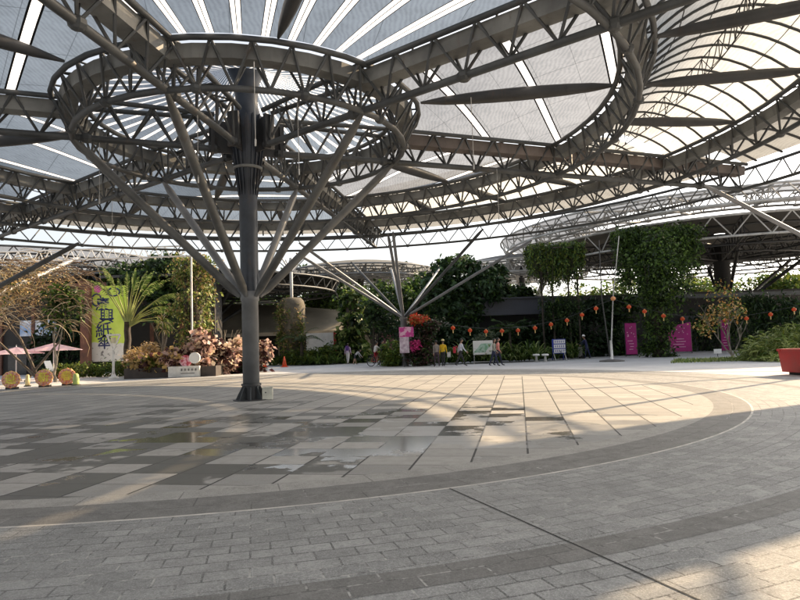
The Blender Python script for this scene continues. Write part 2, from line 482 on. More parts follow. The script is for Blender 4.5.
def cloth_mat(name, base, tr_col, f_trans, f_clear, strips=None, seams=None, radial=None):
    """roof cloth: diffuse + translucent (light comes through) + some open mesh; strips=(angle, spacing, width) of clear film"""
    t = NT(name); pos = t.coord('Object')
    n1 = t.noise(pos, .6, 4); n2 = t.noise(pos, 5, 4, .65)
    col = t.mixc(t.ramp(n1, .3, .7), tuple(q*.82 for q in base), base)
    n3 = t.noise(pos, 1.6, 6, .7)
    col = t.mixc(t.ramp(n2, .45, .75, 0, .35), col, tuple(q*.7 for q in base))
    di = t.n('ShaderNodeBsdfDiffuse'); t.l(col, di.inputs[0])
    tl = t.n('ShaderNodeBsdfTranslucent'); tcol = t.mixc(t.ramp(n2, .4, .75, 0, .4), tr_col, tuple(q*.7 for q in tr_col)); wv = t.n('ShaderNodeTexWave'); wv.inputs['Scale'].default_value = 2.6; wv.inputs['Distortion'].default_value = 9; wv.inputs['Detail'].default_value = 3; wv.inputs['Detail Scale'].default_value = .6; t.l(pos, wv.inputs['Vector'])
    tcol = t.mixc(t.ramp(n3, .42, .62, 0, .5), tcol, tuple(q*.62 for q in tr_col)); tcol = t.mixc(t.math('MULTIPLY', wv.outputs['Fac'], .22), tcol, tuple(min(1, q*1.9) for q in tr_col)); t.l(tcol, tl.inputs[0])
    tp = t.n('ShaderNodeBsdfTransparent')
    m1 = t.n('ShaderNodeMixShader'); m1.inputs[0].default_value = f_trans; t.l(di.outputs[0], m1.inputs[1]); t.l(tl.outputs[0], m1.inputs[2])
    m2 = t.n('ShaderNodeMixShader'); m2.inputs[0].default_value = f_clear; t.l(m1.outputs[0], m2.inputs[1]); t.l(tp.outputs[0], m2.inputs[2])
    sh = m2.outputs[0]
    x, y, z = t.sep(pos)
    def lines(ang, spacing, width, off=0.0):
        d = t.math('ADD', t.math('MULTIPLY', x, math.cos(ang)), t.math('MULTIPLY', y, math.sin(ang)))
        f = t.math('FRACT', t.math('ADD', t.math('DIVIDE', d, spacing), 100+off))
        return t.math('LESS_THAN', f, width/spacing)
    dark = t.n('ShaderNodeBsdfDiffuse'); dark.inputs[0].default_value = (.03, .032, .036, 1)
    if seams:
        for s_ in seams:
            k = t.n('ShaderNodeMixShader'); t.l(t.math('MULTIPLY', lines(*s_), .45), k.inputs[0]); t.l(sh, k.inputs[1]); t.l(dark.outputs[0], k.inputs[2]); sh = k.outputs[0]
    film_d = t.n('ShaderNodeBsdfTranslucent'); film_d.inputs[0].default_value = (.9, .92, .95, 1)
    film_t = t.n('ShaderNodeBsdfTransparent'); film_t.inputs[0].default_value = (.97, .97, .98, 1)
    film = t.n('ShaderNodeMixShader'); t.l(t.ramp(t.noise(pos, .9, 4, .7), .35, .65, .06, .38), film.inputs[0]); t.l(film_d.outputs[0], film.inputs[1]); t.l(film_t.outputs[0], film.inputs[2])
    if strips:
        mk = lines(*strips); ed = t.math('SUBTRACT', lines(strips[0], strips[1], strips[2]+.10, strips[3]+(.05/strips[1])), mk, True)
        k = t.n('ShaderNodeMixShader'); t.l(ed, k.inputs[0]); t.l(sh, k.inputs[1]); t.l(dark.outputs[0], k.inputs[2])
        k2 = t.n('ShaderNodeMixShader'); t.l(mk, k2.inputs[0]); t.l(k.outputs[0], k2.inputs[1]); t.l(film.outputs[0], k2.inputs[2]); sh = k2.outputs[0]
    if radial:   # (count, width in radians)
        cnt, wd, off = radial
        a = t.math('ADD', t.math('ARCTAN2', y, x), 10*PI+off)
        f = t.math('FRACT', t.math('MULTIPLY', a, cnt/(2*PI)))
        dd = t.math('ABSOLUTE', t.math('SUBTRACT', f, .5))
        W = wd*cnt/(2*PI)
        mk0 = t.math('LESS_THAN', dd, W/2)
        core = t.math('LESS_THAN', dd, W*.05)
        mk = t.math('SUBTRACT', mk0, core, True)
        ed = t.math('SUBTRACT', t.math('LESS_THAN', dd, W*.60), mk0, True)
        k = t.n('ShaderNodeMixShader'); t.l(t.math('ADD', ed, core), k.inputs[0]); t.l(sh, k.inputs[1]); t.l(dark.outputs[0], k.inputs[2])
        k2 = t.n('ShaderNodeMixShader'); t.l(mk, k2.inputs[0]); t.l(k.outputs[0], k2.inputs[1]); t.l(film.outputs[0], k2.inputs[2]); sh = k2.outputs[0]
    return t.done(sh)

NETC, NETT = (.10, .125, .16), (.125, .165, .225)
NETL = (.27, .29, .32)
net_radial = cloth_mat('net roofing with radial film strips', NETC, NETT, .6, .10, radial=(54, .033, 0.03), seams=[(math.radians(15), 1.7, .02, .3)])
white_cloth = cloth_mat('white roof membrane', (.55, .55, .53), (.43, .44, .43), .66, .02)
white_cloth2 = cloth_mat('cream roof membrane', (.42, .42, .40), (.25, .255, .25), .55, .0)
net_plain = cloth_mat('net roofing', NETC, NETT, .62, .12, seams=[(.4, 2.2, .025), (1.2, 2.6, .02)])

# ================================================================== MAIN CANOPY
ZT, ZB = 8.72, 7.72
canopy = thing('canopy', 'huge round steel truss canopy with net roofing carried on one splayed column in the plaza', 'canopy', (CX, CY, 0))
def pol(r, adeg, z): a = math.radians(adeg); return Vector((r*math.cos(a), r*math.sin(a), z))

def truss(name, bot, topa, topb, parent, rb, rt, rw, msteel, gut=None, closed=False, gm_=None, plates=True):
    """triangular lattice girder: bottom chord, two top chords, zigzag web, sheet gutter"""
    root = None
    m1 = MB(); m1.poly(bot, rb, 8, closed=closed); root = m1.build(name, msteel, parent, True)
    m2 = MB(); m2.poly(topa, rt, 8, closed=closed); m2.build('top_chord', msteel, root, True)
    if topb: 
        m2 = MB(); m2.poly(topb, rt, 8, closed=closed); m2.build('top_chord', msteel, root, True)
    m3 = MB(); n = len(bot); rng = n if closed else n-1
    tops = [topa]+([topb] if topb else [])
    for i in range(rng):
        j = (i+1) % n
        for tp in tops:
            mid = (Vector(tp[i])+Vector(tp[j]))/2
            m3.tube(bot[i], mid, rw, n=5, cap=False); m3.tube(mid, bot[j], rw, n=5, cap=False)
        if topb:
            ma = (Vector(topa[i])+Vector(topa[j]))/2; mb_ = (Vector(topb[i])+Vector(topb[j]))/2
            m3.tube(ma, mb_, rw*.8, n=4, cap=False)
            if i % 2 == 0: m3.tube(ma, topb[j], rw*.7, n=4, cap=False)
        if plates and i % 3 == 0:
            m3.ell(bot[i], (rb*1.9, rb*1.9, rb*1.5), 8, 5)
    m3.build('web', msteel, root)
    if gut:
        c, wd, hz = gut; m4 = MB(); k = len(c); vs = []
        for i, p in enumerate(c):
            p = Vector(p); d = Vector(c[(i+1) % k if closed else min(i+1, k-1)])-Vector(c[i-1 if closed else max(i-1, 0)])
            a = d.cross(Vector((0, 0, 1))).normalized()*wd/2
            vs += [p-a-Vector((0, 0, hz/2)), p+a-Vector((0, 0, hz/2)), p+a*1.15+Vector((0, 0, hz/2)), p-a*1.15+Vector((0, 0, hz/2))]
        fs = []
        for i in range(k if closed else k-1):
            j = (i+1) % k
            for q in range(3):
                fs.append((4*i+[3, 0, 1][q], 4*j+[3, 0, 1][q], 4*j+[0, 1, 2][q], 4*i+[0, 1, 2][q]))
        m4.add(vs, fs); m4.build('gutter', gm_ or gutter_m, root)
    return root

def ring_truss(R, zb, zt, half, npan, parent, rb=.075, rt=.065, rw=.034, gut=True, dr=0.0, msteel=None, tri=True):
    A = [360*i/npan for i in range(npan)]
    bot = [pol(R-dr, a, zb) for a in A]
    ta = [pol(R+half, a, zt) for a in A]; tb = [pol(R-half, a, zt) for a in A] if tri else None
    g_ = ([pol(R, a, zt-.22) for a in A], .42, .34) if gut else None
    return truss('ring_truss', bot, ta, tb, parent, rb, rt, rw, msteel or steel, g_, True)

TH0 = 21.25
RINGS = (4.98, 11.5, 16.6, 21.2)
ring_truss(4.98, ZB, ZT, .42, 36, canopy, .085, .075, .038, dr=.08)
ring_truss(11.5, ZB, ZT, .40, 66, canopy, .08, .075, .036)
ring_truss(16.7, ZB, ZT-.05, .40, 84, canopy, .08, .075, .036)
ring_truss(21.0, ZB, ZT-.1, .30, 100, canopy, .07, .07, .032, gut=False, tri=False)
for k in range(6):
    a = TH0+60*k; ar = math.radians(a); sd_ = Vector((-math.sin(ar), math.cos(ar), 0))
    rs = np.linspace(1.0, 21.0, 18)
    bot = [pol(r, a, ZB+.02*(r > 2)) for r in rs]
    ta = [pol(r, a, ZT+.02)+sd_*min(.38, .12+.06*r) for r in rs]; tb = [pol(r, a, ZT+.02)-sd_*min(.38, .12+.06*r) for r in rs]
    gc = [pol(r, a, ZT-.22) for r in np.linspace(5.1, 21, 12)]
    truss('radial_truss', bot, ta, tb, canopy, .10, .075, .04, steel, (gc, .5, .36), False, gutter_r if k == 0 else gutter_m)
    # tapered cigar strut in the middle of each bay
    b = a-30
    mb = MB(); n_ = 9
    pts = [pol(5.5+(11.2-5.5)*i/(n_-1), b, ZT+.05) for i in range(n_)]
    mb.poly(pts, [.035+.16*math.sin(PI*i/(n_-1))**.6 for i in range(n_)], 10); mb.build('spindle_strut', steel_d, canopy, True)
    # raking strut from the column
    mb = MB(); p = pol(.30, a, 3.16); q = pol(4.86, a, ZB-.04)
    d = (q-p); L_ = d.length; d.normalize()
    pts = [p, p+d*.35, p+d*(L_-.6), q]
    mb.poly(pts, [.06, .125, .125, .05], 12); mb.build('strut', mat('mid grey strut steel paint', (.105, .106, .102), .5, .2, .3, 1.2, bump=.08) if k != 1 and k != 2 else shaft_m, canopy, True)
    # gusset plates on the column head
    mb = MB(); Rz = Matrix.Rotation(ar, 3, 'Z')
    mb.box(pol(.78, a, 8.1), (.75, .05, 1.0), ar); mb.box(pol(1.05, a, 8.1), (.10, .34, 1.05), ar)
    mb.build('gusset_plate', steel_d, canopy)

for a_, r_ in ((200, 4.2), (262, 3.4), (300, 4.4), (330, 7.6), (20, 8.8), (285, 6.4), (140, 9)):
    mb = MB(); mb.tube(pol(r_, a_, ZB), pol(r_, a_, ZB-1.7), .008, n=4); mb.tube(pol(r_, a_, ZB-1.7), pol(r_, a_, ZB-1.85), .02, n=6); mb.build('hanging_cable', steel_l, canopy)
# column
cb = MB(); cb.lathe([(.25, .40), (.25, 3.02), (.285, 3.03), (.285, 3.30), (.27, 3.31), (.27, 3.34)], n=40)
col_o = cb.build('column', shaft_m, canopy, True)
mb = MB(); mb.lathe([(.275, 3.32), (.275, 6.7), (.33, 7.0), (.50, 8.2), (.56, 8.75), (.40, 8.8), (.34, 9.3), (.40, 9.9), (.62, 10.4)], n=40, cap=False)
up = mb.build('column_head', navy, col_o, True)
mb = MB()
for k in range(18):
    a = 20*k; p0 = pol(.28, a, 6.3); p1 = pol(.56, a, 8.75)
    ar = math.radians(a); tg = Vector((-math.sin(ar), math.cos(ar), 0))*.012
    pi0, pi1 = pol(.26, a, 6.3), pol(.50, a, 8.75); po0, pm, po1 = pol(.30, a, 6.3), pol(.42, a, 7.2), pol(.66, a, 8.75)
    mb.add([pi0-tg, po0-tg, pm-tg, po1-tg, pi1-tg, pi0+tg, po0+tg, pm+tg, po1+tg, pi1+tg],
           [(0, 1, 2, 3, 4), (9, 8, 7, 6, 5), (0, 5, 6, 1), (1, 6, 7, 2), (2, 7, 8, 3), (3, 8, 9, 4)])
mb.build('head_fin', navy, up)
mb = MB(); mb.lathe([(.40, 7.12), (.45, 7.12), (.45, 7.20), (.40, 7.20)], n=36, cap=False); mb.build('head_ring', gutter_m, up, True)
mb = MB(); mb.lathe([(.22, .0), (.22, .44), (.30, .44), (.30, .50), (.24, .50)], n=32); bs = mb.build('column_base', steel_d, col_o)
mb = MB()
for k in range(8):
    a = 45*k+10; ar = math.radians(a); tg = Vector((-math.sin(ar), math.cos(ar), 0))*.018
    q = [pol(.2, a, .008), pol(.47, a, .008), pol(.45, a, .07), pol(.27, a, .43), pol(.2, a, .43)]
    mb.add([v-tg for v in q]+[v+tg for v in q], [(0, 1, 2, 3, 4), (9, 8, 7, 6, 5), (1, 6, 7, 2), (2, 7, 8, 3), (3, 8, 9, 4)])
mb.build('base_fin', steel, bs)
mb = MB(); mb.lathe([(.55, .006), (.55, .03), (.2, .03)], n=32); mb.build('base_plate', steel_d, bs)

# roof cloth, bay by bay
def annulus(r0, r1, a0, a1, zf, nr=10, na=14):
    mb = MB(); vs = []; fs = []
    for i in range(nr+1):
        r = r0+(r1-r0)*i/nr
        for j in range(na+1):
            a = a0+(a1-a0)*j/na; vs.append(pol(r, a, zf(i/nr, j/na)))
    for i in range(nr):
        for j in range(na):
            fs.append((i*(na+1)+j, i*(na+1)+j+1, (i+1)*(na+1)+j+1, (i+1)*(na+1)+j))
    mb.add(vs, fs); return mb

annulus(.62, 4.6, 0, 360, lambda u, v: 10.35-(10.35-8.85)*u**.6, 12, 96).build('roof_funnel', net_radial, canopy, True)
RIBBED = (0, 1, 5)
for k in range(6):
    a0 = TH0+60*k+1.0; a1 = TH0+60*(k+1)-1.0; mid = (a0+a1)/2
    # inner bay
    if k in (4,):      # the near bay: strips fan out from the column
        m_ = net_radial
    else:
        m_ = cloth_mat('net roofing with film strips', NETC, NETL if k in (0, 5) else NETT, .6, .10,
                       strips=(math.radians(mid-14), 2.3, .20, .35), seams=[(math.radians(mid+48), 1.9, .03), (math.radians(mid-14), 1.15, .018, .4)])
    annulus(5.35, 11.3, a0, a1, lambda u, v: ZT+.12+.25*math.sin(PI*u)*math.sin(PI*v), 10, 16).build('roof_panel', m_, canopy, True)
    # second bay: arched ribs
    bul = 1.25
    zf = lambda u, v: ZT+.1+bul*math.sin(PI*min(1, u))**.8*(.55+.45*math.sin(PI*v))
    rp = annulus(11.65, 16.5, a0, a1, zf, 12, 18).build('roof_vault', white_cloth if k in (0, 5, 4) else net_plain, canopy, True)
    for j in range(19):
        v = (j+.5)/19; a = a0+(a1-a0)*v
        mb = MB(); pts = [pol(11.65+4.85*u, a, zf(u, v)-.06) for u in np.linspace(0, 1, 13)]
        mb.poly(pts, .040, 5); mb.build('rib', steel, rp, True)
    for v in (.25, .5, .75):
        a = a0+(a1-a0)*v; n_ = 9
        mb = MB(); mb.poly([pol(11.9+4.4*i/(n_-1), a, ZT-.02) for i in range(n_)], [.045+.125*math.sin(PI*i/(n_-1))**.5 for i in range(n_)], 8)
        mb.build('tie_beam', steel_d, rp, True)
    for q_ in (.2, .38, .62, .8):      # thin cables across the ribs
        mb = MB(); mb.poly([pol(11.65+4.85*q_, a, zf(q_, (a-a0)/(a1-a0))-.03) for a in np.linspace(a0, a1, 20)], .016, 4); mb.build('cable', steel_d, rp)
    # light purlin lattice along the middle of the vault
    mb = MB(); A = np.linspace(a0, a1, 24); zz = [zf(.5, j/23)-.10 for j in range(24)]
    lo = [pol(14.1, a, z-.62) for a, z in zip(A, zz)]; hi = [pol(14.1, a, z) for a, z in zip(A, zz)]
    mb.poly(lo, .022, 4); mb.poly(hi, .022, 4)
    for i in range(23): mb.tube(lo[i], hi[i+1] if i % 2 else hi[i], .016, n=4); mb.tube(hi[i], lo[i+1], .016, n=4)
    mb.build('purlin_lattice', steel_d, rp)
    # outer bay
    if True:
        zf2 = lambda u, v: ZT+.05+.45*math.sin(PI*u)
        rq = annulus(16.85, 20.85, a0, a1, zf2, 8, 20).build('roof_edge_panel', white_cloth2, canopy, True)
        for j in range(17):
            v = (j+.5)/17; a = a0+(a1-a0)*v
            mb = MB(); mb.poly([pol(16.85+4.0*u, a, zf2(u, v)-.06) for u in np.linspace(0, 1, 8)], .05, 5); mb.build('rib', steel_d, rq, True)

# ================================================================== HELPER COLUMNS ROUND THE CANOPY
def strut_column(base, hub_z, ends, label, r=.10, rcol=.22, mats=None):
    base = Vector(base)
    o = thing('strut_column', label, 'column', base, 0, 'columns with raking struts round the plaza')
    mb = MB(); mb.lathe([(rcol*1.5, 0), (rcol*1.5, .05), (rcol, .06), (rcol, hub_z), (rcol*1.15, hub_z+.02), (rcol*1.15, hub_z+.25), (rcol*.5, hub_z+.32)], n=24)
    mb.build('column', shaft_m, o, True)
    for i, e in enumerate(ends):
        e = Vector(e)-base; h = Vector((0, 0, hub_z+.12)); d = (e-h).normalized()
        mb = MB(); mb.poly([h+d*.15, h+d*.5, e-d*.5, e], [r*.6, r, r, r*.5], 10)
        mb.build('strut', mats[i % len(mats)] if mats else steel_l, o, True)
    return o
strut_column((.2, 42.3, 0), 3.1, [at_z(393, 232, 7.7), at_z(388, 234, 7.7), at_z(483, 229, 7.7), at_z(532, 240, 7.7), at_z(299, 243, 7.7),
             at_y(296, 253, 39), at_y(351, 262, 50), at_y(391, 268, 52), at_y(440, 268, 50)],
             'pale steel column with nine raking struts behind the flower topiary', .09, .22, [shaft_m, shaft_m, steel, shaft_m])
strut_column((-25.5, 33, 0), 2.9, [at_z(79, 243, 7.7), at_y(80, 257, 44), at_z(-60, 240, 7.7)],
             'strut column beside the dry brown vines past the umbrellas', .13, .25, [steel, steel_l, steel])  # paler paint on one strut stands in for the sunlight on it
strut_column((22, 27, 0), 2.95, [at_z(704, 185, 7.7), at_z(860, 150, 7.7), (24, 36, 8.4)],
             'strut column standing past the clipped green mound near the red planter', .095, .22, [shaft_m])

# ================================================================== UNSEEN ROOF (added beyond the frame to cast the plaza's strip of shade)
SHADE_ROOF = dict(p0=(12.78, 14.56), ang=28.5, L=34, W=4.8)
lk = thing('added_shade_roof', 'narrow cream roof on posts added out of view to shade the plaza', 'canopy', (SHADE_ROOF['p0'][0], SHADE_ROOF['p0'][1], 0), math.radians(SHADE_ROOF['ang']))
mb = MB(); vs = []; fs = []
nx = 24
for i in range(nx+1):
    for j in range(9):
        v = j/8; vs.append((SHADE_ROOF['L']*i/nx, (v-.5)*SHADE_ROOF['W'], 8.2+.7*math.sin(PI*v)))
for i in range(nx):
    for j in range(8): fs.append((i*9+j, (i+1)*9+j, (i+1)*9+j+1, i*9+j+1))
mb.add(vs, fs); mb.build('roof_cloth', white_cloth2, lk, True)
for s_ in (-1, 1):
    mb = MB(); y = s_*SHADE_ROOF['W']/2
    bot = [(SHADE_ROOF['L']*i/20, y*.9, 7.5) for i in range(21)]; top = [(SHADE_ROOF['L']*i/20, y, 8.15) for i in range(21)]
    mb.poly(bot, .07, 6); mb.poly(top, .07, 6)
    for i in range(20):
        m_ = (Vector(top[i])+Vector(top[i+1]))/2; mb.tube(bot[i], m_, .035, n=5); mb.tube(m_, bot[i+1], .035, n=5)
    mb.build('edge_girder', steel, lk)
for x in (6, 18, 30):
    mb = MB(); mb.lathe([(.2, 0), (.2, 7.45)], (x, 0, 0), 16); mb.box((x, 0, 7.47), (.2, SHADE_ROOF['W'], .16)); mb.build('post', shaft_m, lk)

# ================================================================== FAR CANOPIES
def far_canopy(c, R, zb, zt, label, mroof, msteel, upper=None, roofz=1.5, rings=(1.0, .72, .42), npan=44, colr=.4, colm=None, hub=3.2):
    o = thing('far_canopy', label, 'canopy', (c[0], c[1], 0), 0, 'round steel canopies behind the plaza')
    for q in rings:
        n_ = max(20, int(npan*q)); A = [360*i/n_ for i in range(n_)]
        truss('ring_truss', [pol(R*q, a, zb) for a in A], [pol(R*q+.35, a, zt) for a in A], None, o, .09, .09, .05, steel_l if (q == 1.0 and upper) else msteel, None, True, plates=False)
    for k in range(12):
        a = 30*k+8; rs = np.linspace(.8, R, 10)
        truss('radial_truss', [pol(r, a, zb) for r in rs], [pol(r, a, zt) for r in rs], None, o, .08, .08, .045, msteel, None, False, plates=False)
    if upper:
        z2 = upper; R2 = R+3.2
        for q, dz in ((R2, 0), (R2-3.6, .5), (R2-7.5, .9)):
            A = [360*i/56 for i in range(56)]
            truss('upper_ring_truss', [pol(q, a, z2+dz) for a in A], [pol(q+.5, a, z2+dz+1.0) for a in A], None, o, .10, .09, .055, steel_l, None, True, plates=False)
        for k in range(20):
            rs = np.linspace(R2-9, R2, 6)
            truss('upper_radial_truss', [pol(r, 18*k, z2+(R2-r)*.12) for r in rs], [pol(r, 18*k, z2+1+(R2-r)*.12) for r in rs], None, o, .08, .08, .05, steel_l, None, False, plates=False)
        annulus(R2-9, R2+.3, 0, 360, lambda u, v: z2+1.1+(1-u)*1.2, 6, 64).build('upper_roof', blue_net, o, True)
    annulus(.5, R+.3, 0, 360, lambda u, v: zt+.1+roofz*(1-u)*.7+.3*math.sin(PI*u), 6, 48).build('roof', mroof, o, True)
    mb = MB(); mb.lathe([(colr, 0), (colr, zb), (colr*1.5, zt)], n=20); mb.build('column', colm or steel_d, o, True)
    for k in range(6):
        mb = MB(); mb.tube(pol(colr, 60*k+12, hub), pol(R*.45, 60*k+12, zb), .16, n=8); mb.build('strut', msteel, o, True)
    return o
dark_roof = mat('dark brown roof sheet', (.03, .028, .026), .7, 0, .4, .4)
blue_net = cloth_mat('bluish net roofing', (.16, .18, .21), (.3, .33, .38), .5, .08)
far_canopy((-4.6, 74), 8.6, 9.0, 10.0, 'far round canopy with cream edge seen above the drum planter', white_cloth2, shaft_m)
far_canopy((-20, 63), 13.5, 6.9, 7.9, 'far round canopy with dark underside over the curved beige roof', dark_roof, steel)
far_canopy((31.5, 61), 17.5, 8.5, 10.0, 'far round canopy with black splayed column behind the orange-leaved young tree', dark_roof, steel_d, 10.3, colr=.75, colm=black_m, hub=3.6)
far_canopy((-41, 68), 16, 9.6, 11, 'far round canopy with pale girders above the dry vine thicket', blue_net, steel)
far_canopy((14, 72), 7.4, 8.6, 9.9, 'small far round canopy above the hanging garden', blue_net, steel_l)

# ================================================================== BUILDINGS BEHIND
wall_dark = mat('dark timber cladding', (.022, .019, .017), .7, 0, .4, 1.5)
wall_beige = mat('beige render', (.42, .37, .29), .8, 0, .2, .5)
roof_beige = mat('beige membrane roof', (.30, .27, .21), .7, 0, .3, .25)
white_p = mat('white paint', (.78, .78, .76), .5, 0, .08, 2)
grey_p = mat('slate grey panel', (.06, .066, .085), .5, .1, .2, .6)
redbrown = mat('red brown timber', (.13, .055, .035), .7, 0, .35, 2)
red_p = mat('red paint', (.33, .007, .011), .45, 0, .15, 2)
pink_p = mat('magenta banner cloth', (.42, .02, .20), .6, 0, .2, .8)
glass_m = mat('dark window glass', (.03, .035, .04), .08)

bl = thing('pavilion_building', 'long low beige pavilion with curved membrane roof behind the drum planter', 'building', (-14, 66, 0))
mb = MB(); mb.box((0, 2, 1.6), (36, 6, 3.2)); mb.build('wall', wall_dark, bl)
mb = MB(); vs = []; fs = []
for i in range(25):
    x = -19+38*i/24
    for j in range(9):
        v = j/8; vs.append((x, -3.0+8*v, 2.9+3.6*math.sin(v*PI/2)*(.75+.25*math.cos((i/24-.35)*PI*1.6))))
for i in range(24):
    for j in range(8): fs.append((i*9+j, (i+1)*9+j, (i+1)*9+j+1, i*9+j+1))
mb.add(vs, fs); mb.build('roof', roof_beige, bl, True)
mb = MB(); mb.box((0, -3.05, 2.85), (38, .2, .35)); mb.build('fascia', wall_beige, bl)
for i, x in enumerate((-15, -11.5, -8, -4.5, -1, 2.5, 6)):
    mb = MB(); mb.box((x, -1.04, 1.25), (2.4, .06, 2.3)); f_ = mb.build('window', wall_beige, bl)
    mb = MB(); mb.box((x, -1.08, 1.25), (2.15, .04, 2.05)); mb.build('pane', glass_m, f_)
for i, (x, c) in enumerate(((9.3, (.62, .40, .42)), (10.9, (.70, .62, .50)), (12.6, (.55, .25, .30)), (14.4, (.70, .66, .62)))):
    mb = MB(); mb.box((x, -1.05, 1.5), (1.3, .06, 2.2)); mb.build('poster', mat('shop poster %d' % i, c, .6), bl)
p = at_y(320, 344, 60)
o = MB(); o.box((0, 0, 1.65), (2.6, .08, 2.2)); pn = thing('notice_board', 'plain white board with red side strip in front of the beige pavilion', 'sign', (p.x, 60, 0))
o.build('board', white_p, pn); o = MB(); o.box((1.42, 0, 1.65), (.22, .1, 2.3)); o.build('side_strip', red_p, pn)
o = MB(); o.box((-1.2, .05, .3), (.08, .08, .6)); o.build('leg', steel_d, pn); o = MB(); o.box((1.2, .05, .3), (.08, .08, .6)); o.build('leg', steel_d, pn)

# timber building far left with picture panel
tb = thing('timber_building', 'dark timber building with a pale blue picture panel behind the pink umbrellas', 'building', (-33.5, 51, 0))
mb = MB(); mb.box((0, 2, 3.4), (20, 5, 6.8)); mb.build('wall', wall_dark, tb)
mb = MB(); mb.box((0, 1.6, 6.95), (21, 6.4, .3)); mb.build('roof', redbrown, tb)
c1 = at_y(38, 328, 51-.6)
t = NT('pale blue picture'); n1 = t.noise(t.coord('Object'), 1.3, 5); cc = t.mixc(t.ramp(n1, .35, .65), (.25, .38, .62), (.72, .74, .78)); pic = t.done(t.bsdf(cc, .5))
mb = MB(); mb.box((c1.x+33.5, -.56, c1.z), (2.9, .08, 1.25)); mb.build('picture_panel', pic, tb)
for i in range(5):
    mb = MB(); mb.box((-2.5+2.6*i, -.54, 1.2), (1.5, .06, 2.3)); mb.build('window', glass_m, tb)
    mb = MB(); mb.box((-3.8+2.6*i, -.6, 3.4), (.25, .2, 6.8)); mb.build('post', redbrown, tb)
# dark building in the middle/left background (shade behind the palm)
db = thing('dark_building', 'dark shaded hall wall behind the traveller palm and grass plumes', 'building', (-18.6, 50, 0))
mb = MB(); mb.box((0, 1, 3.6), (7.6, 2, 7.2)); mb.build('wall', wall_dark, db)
for x in (-3.4, -1.2, 1.2, 3.4):
    mb = MB(); mb.box((x, -.04, 2.2), (.3, .12, 4.4)); mb.build('post', redbrown, db)
mb = MB(); mb.box((0, 0, 7.3), (8.4, 5.2, .2)); mb.build('roof', steel_d, db)  # deep overhang added to keep the sun off the dark wall
# slate beam building
p0, p1 = at_y(470, 305, 52), at_y(547, 305, 52)
sb = thing('slate_beam_building', 'low building with a wide slate grey fascia above the row of shrubs', 'building', ((p0.x+p1.x)/2, 52, 0))
zt_, zb_ = at_y(510, 299, 52).z, at_y(510, 315, 52).z
mb = MB(); mb.box((0, 0, (zt_+zb_)/2), (8.6, .5, zt_-zb_)); mb.build('fascia', grey_p, sb)
mb = MB(); mb.box((0, 0, zt_+.06), (8.8, .9, .12)); mb.build('roof_edge', grey_p, sb)
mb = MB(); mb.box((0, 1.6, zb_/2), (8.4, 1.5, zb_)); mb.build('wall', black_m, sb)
for x in (-4, 4):
    mb = MB(); mb.box((x, .1, zb_/2), (.25, .25, zb_)); mb.build('post', steel_d, sb)
# dark hall on the right with magenta banners
dh = thing('shaded_hall', 'low dark hall with open front behind the magenta banners', 'building', (23, 55, 0))
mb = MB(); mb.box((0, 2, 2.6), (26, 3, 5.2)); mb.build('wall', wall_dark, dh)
p = at_y(740, 294, 52)
mb = MB(); mb.box((4, -1.0, 4.75), (18, .3, .35)); mb.build('beam', steel, dh)
p = at_y(697, 337, 54)
mb = MB(); mb.box((p.x-23, .42, 1.55), (1.35, .12, 3.1)); mb.build('door', mat('charcoal door', (.10, .10, .105), .5), dh)
for x in (-9, -5, 4.2, 8):
    mb = MB(); mb.box((x, .40, 1.5), (.3, .2, 3.0)); mb.build('post', steel_d, dh)

# ================================================================== WRITING HELPERS
def text_mesh(name, body, size, mat_, loc, rz=0.0, parent=None, ext=.004, bold=.012):
    cu = bpy.data.curves.new(name, 'FONT'); cu.body = body; cu.size = size; cu.extrude = ext; cu.offset = bold*size; cu.align_x = 'CENTER'; cu.align_y = 'CENTER'
    cu.resolution_u = 2
    tmp = bpy.data.objects.new(name+'_tmp', cu); COL.objects.link(tmp)
    me = bpy.data.meshes.new_from_object(tmp.evaluated_get(bpy.context.evaluated_depsgraph_get()))
    bpy.data.objects.remove(tmp); bpy.data.curves.remove(cu)
    me.materials.clear(); me.materials.append(mat_); me.name = name
    o = bpy.data.objects.new(name, me); COL.objects.link(o)
    o.rotation_euler = (PI/2, 0, rz); o.location = loc
    if parent is not None: o.parent = parent
    return o

# ------------------------------------------------------------------ banner with blue brush characters
Y = 47.0
bp = at_y(110, 365, Y); s_ = Y/F_PX
bn = thing('banner_panel', 'tall yellow-green banner with dark blue vertical characters beside the brown pillar', 'banner', (bp.x, Y, 0))
H0, H1 = .9, at_y(110, 286, Y).z
t = NT('banner print'); pos = t.coord('Object'); x, y, z = t.sep(pos)
cc = t.mixc(t.ramp(t.noise(pos, .8, 4), .3, .7), (.42, .58, .05), (.56, .70, .12))
dd = t.math('ADD', z, t.math('MULTIPLY', t.noise(pos, 1.1, 4), .8))
cc = t.mixc(t.ramp(dd, H0+1.75, H0+1.85, 1, 0), cc, (.62, .61, .58))
sk_ = t.ramp(t.noise(pos, 2.6, 4), .58, .62)
cc = t.mixc(t.math('MULTIPLY', t.math('MULTIPLY', sk_, t.ramp(z, H0+1.0, H0+1.2, 1, 0)), .85), cc, (.10, .09, .09))
ban_m = t.done(t.bsdf(cc, .6))
mb = MB(); mb.box((0, 0, (H0+H1)/2), (2.75, .10, H1-H0)); mb.build('panel', ban_m, bn)
mb = MB()
for x in (-1.4, 1.4): mb.box((x, .04, H1/2+.05), (.09, .14, H1+.1))
mb.build('frame', steel_d, bn)
ink = mat('dark blue ink', (.012, .022, .10), .6)
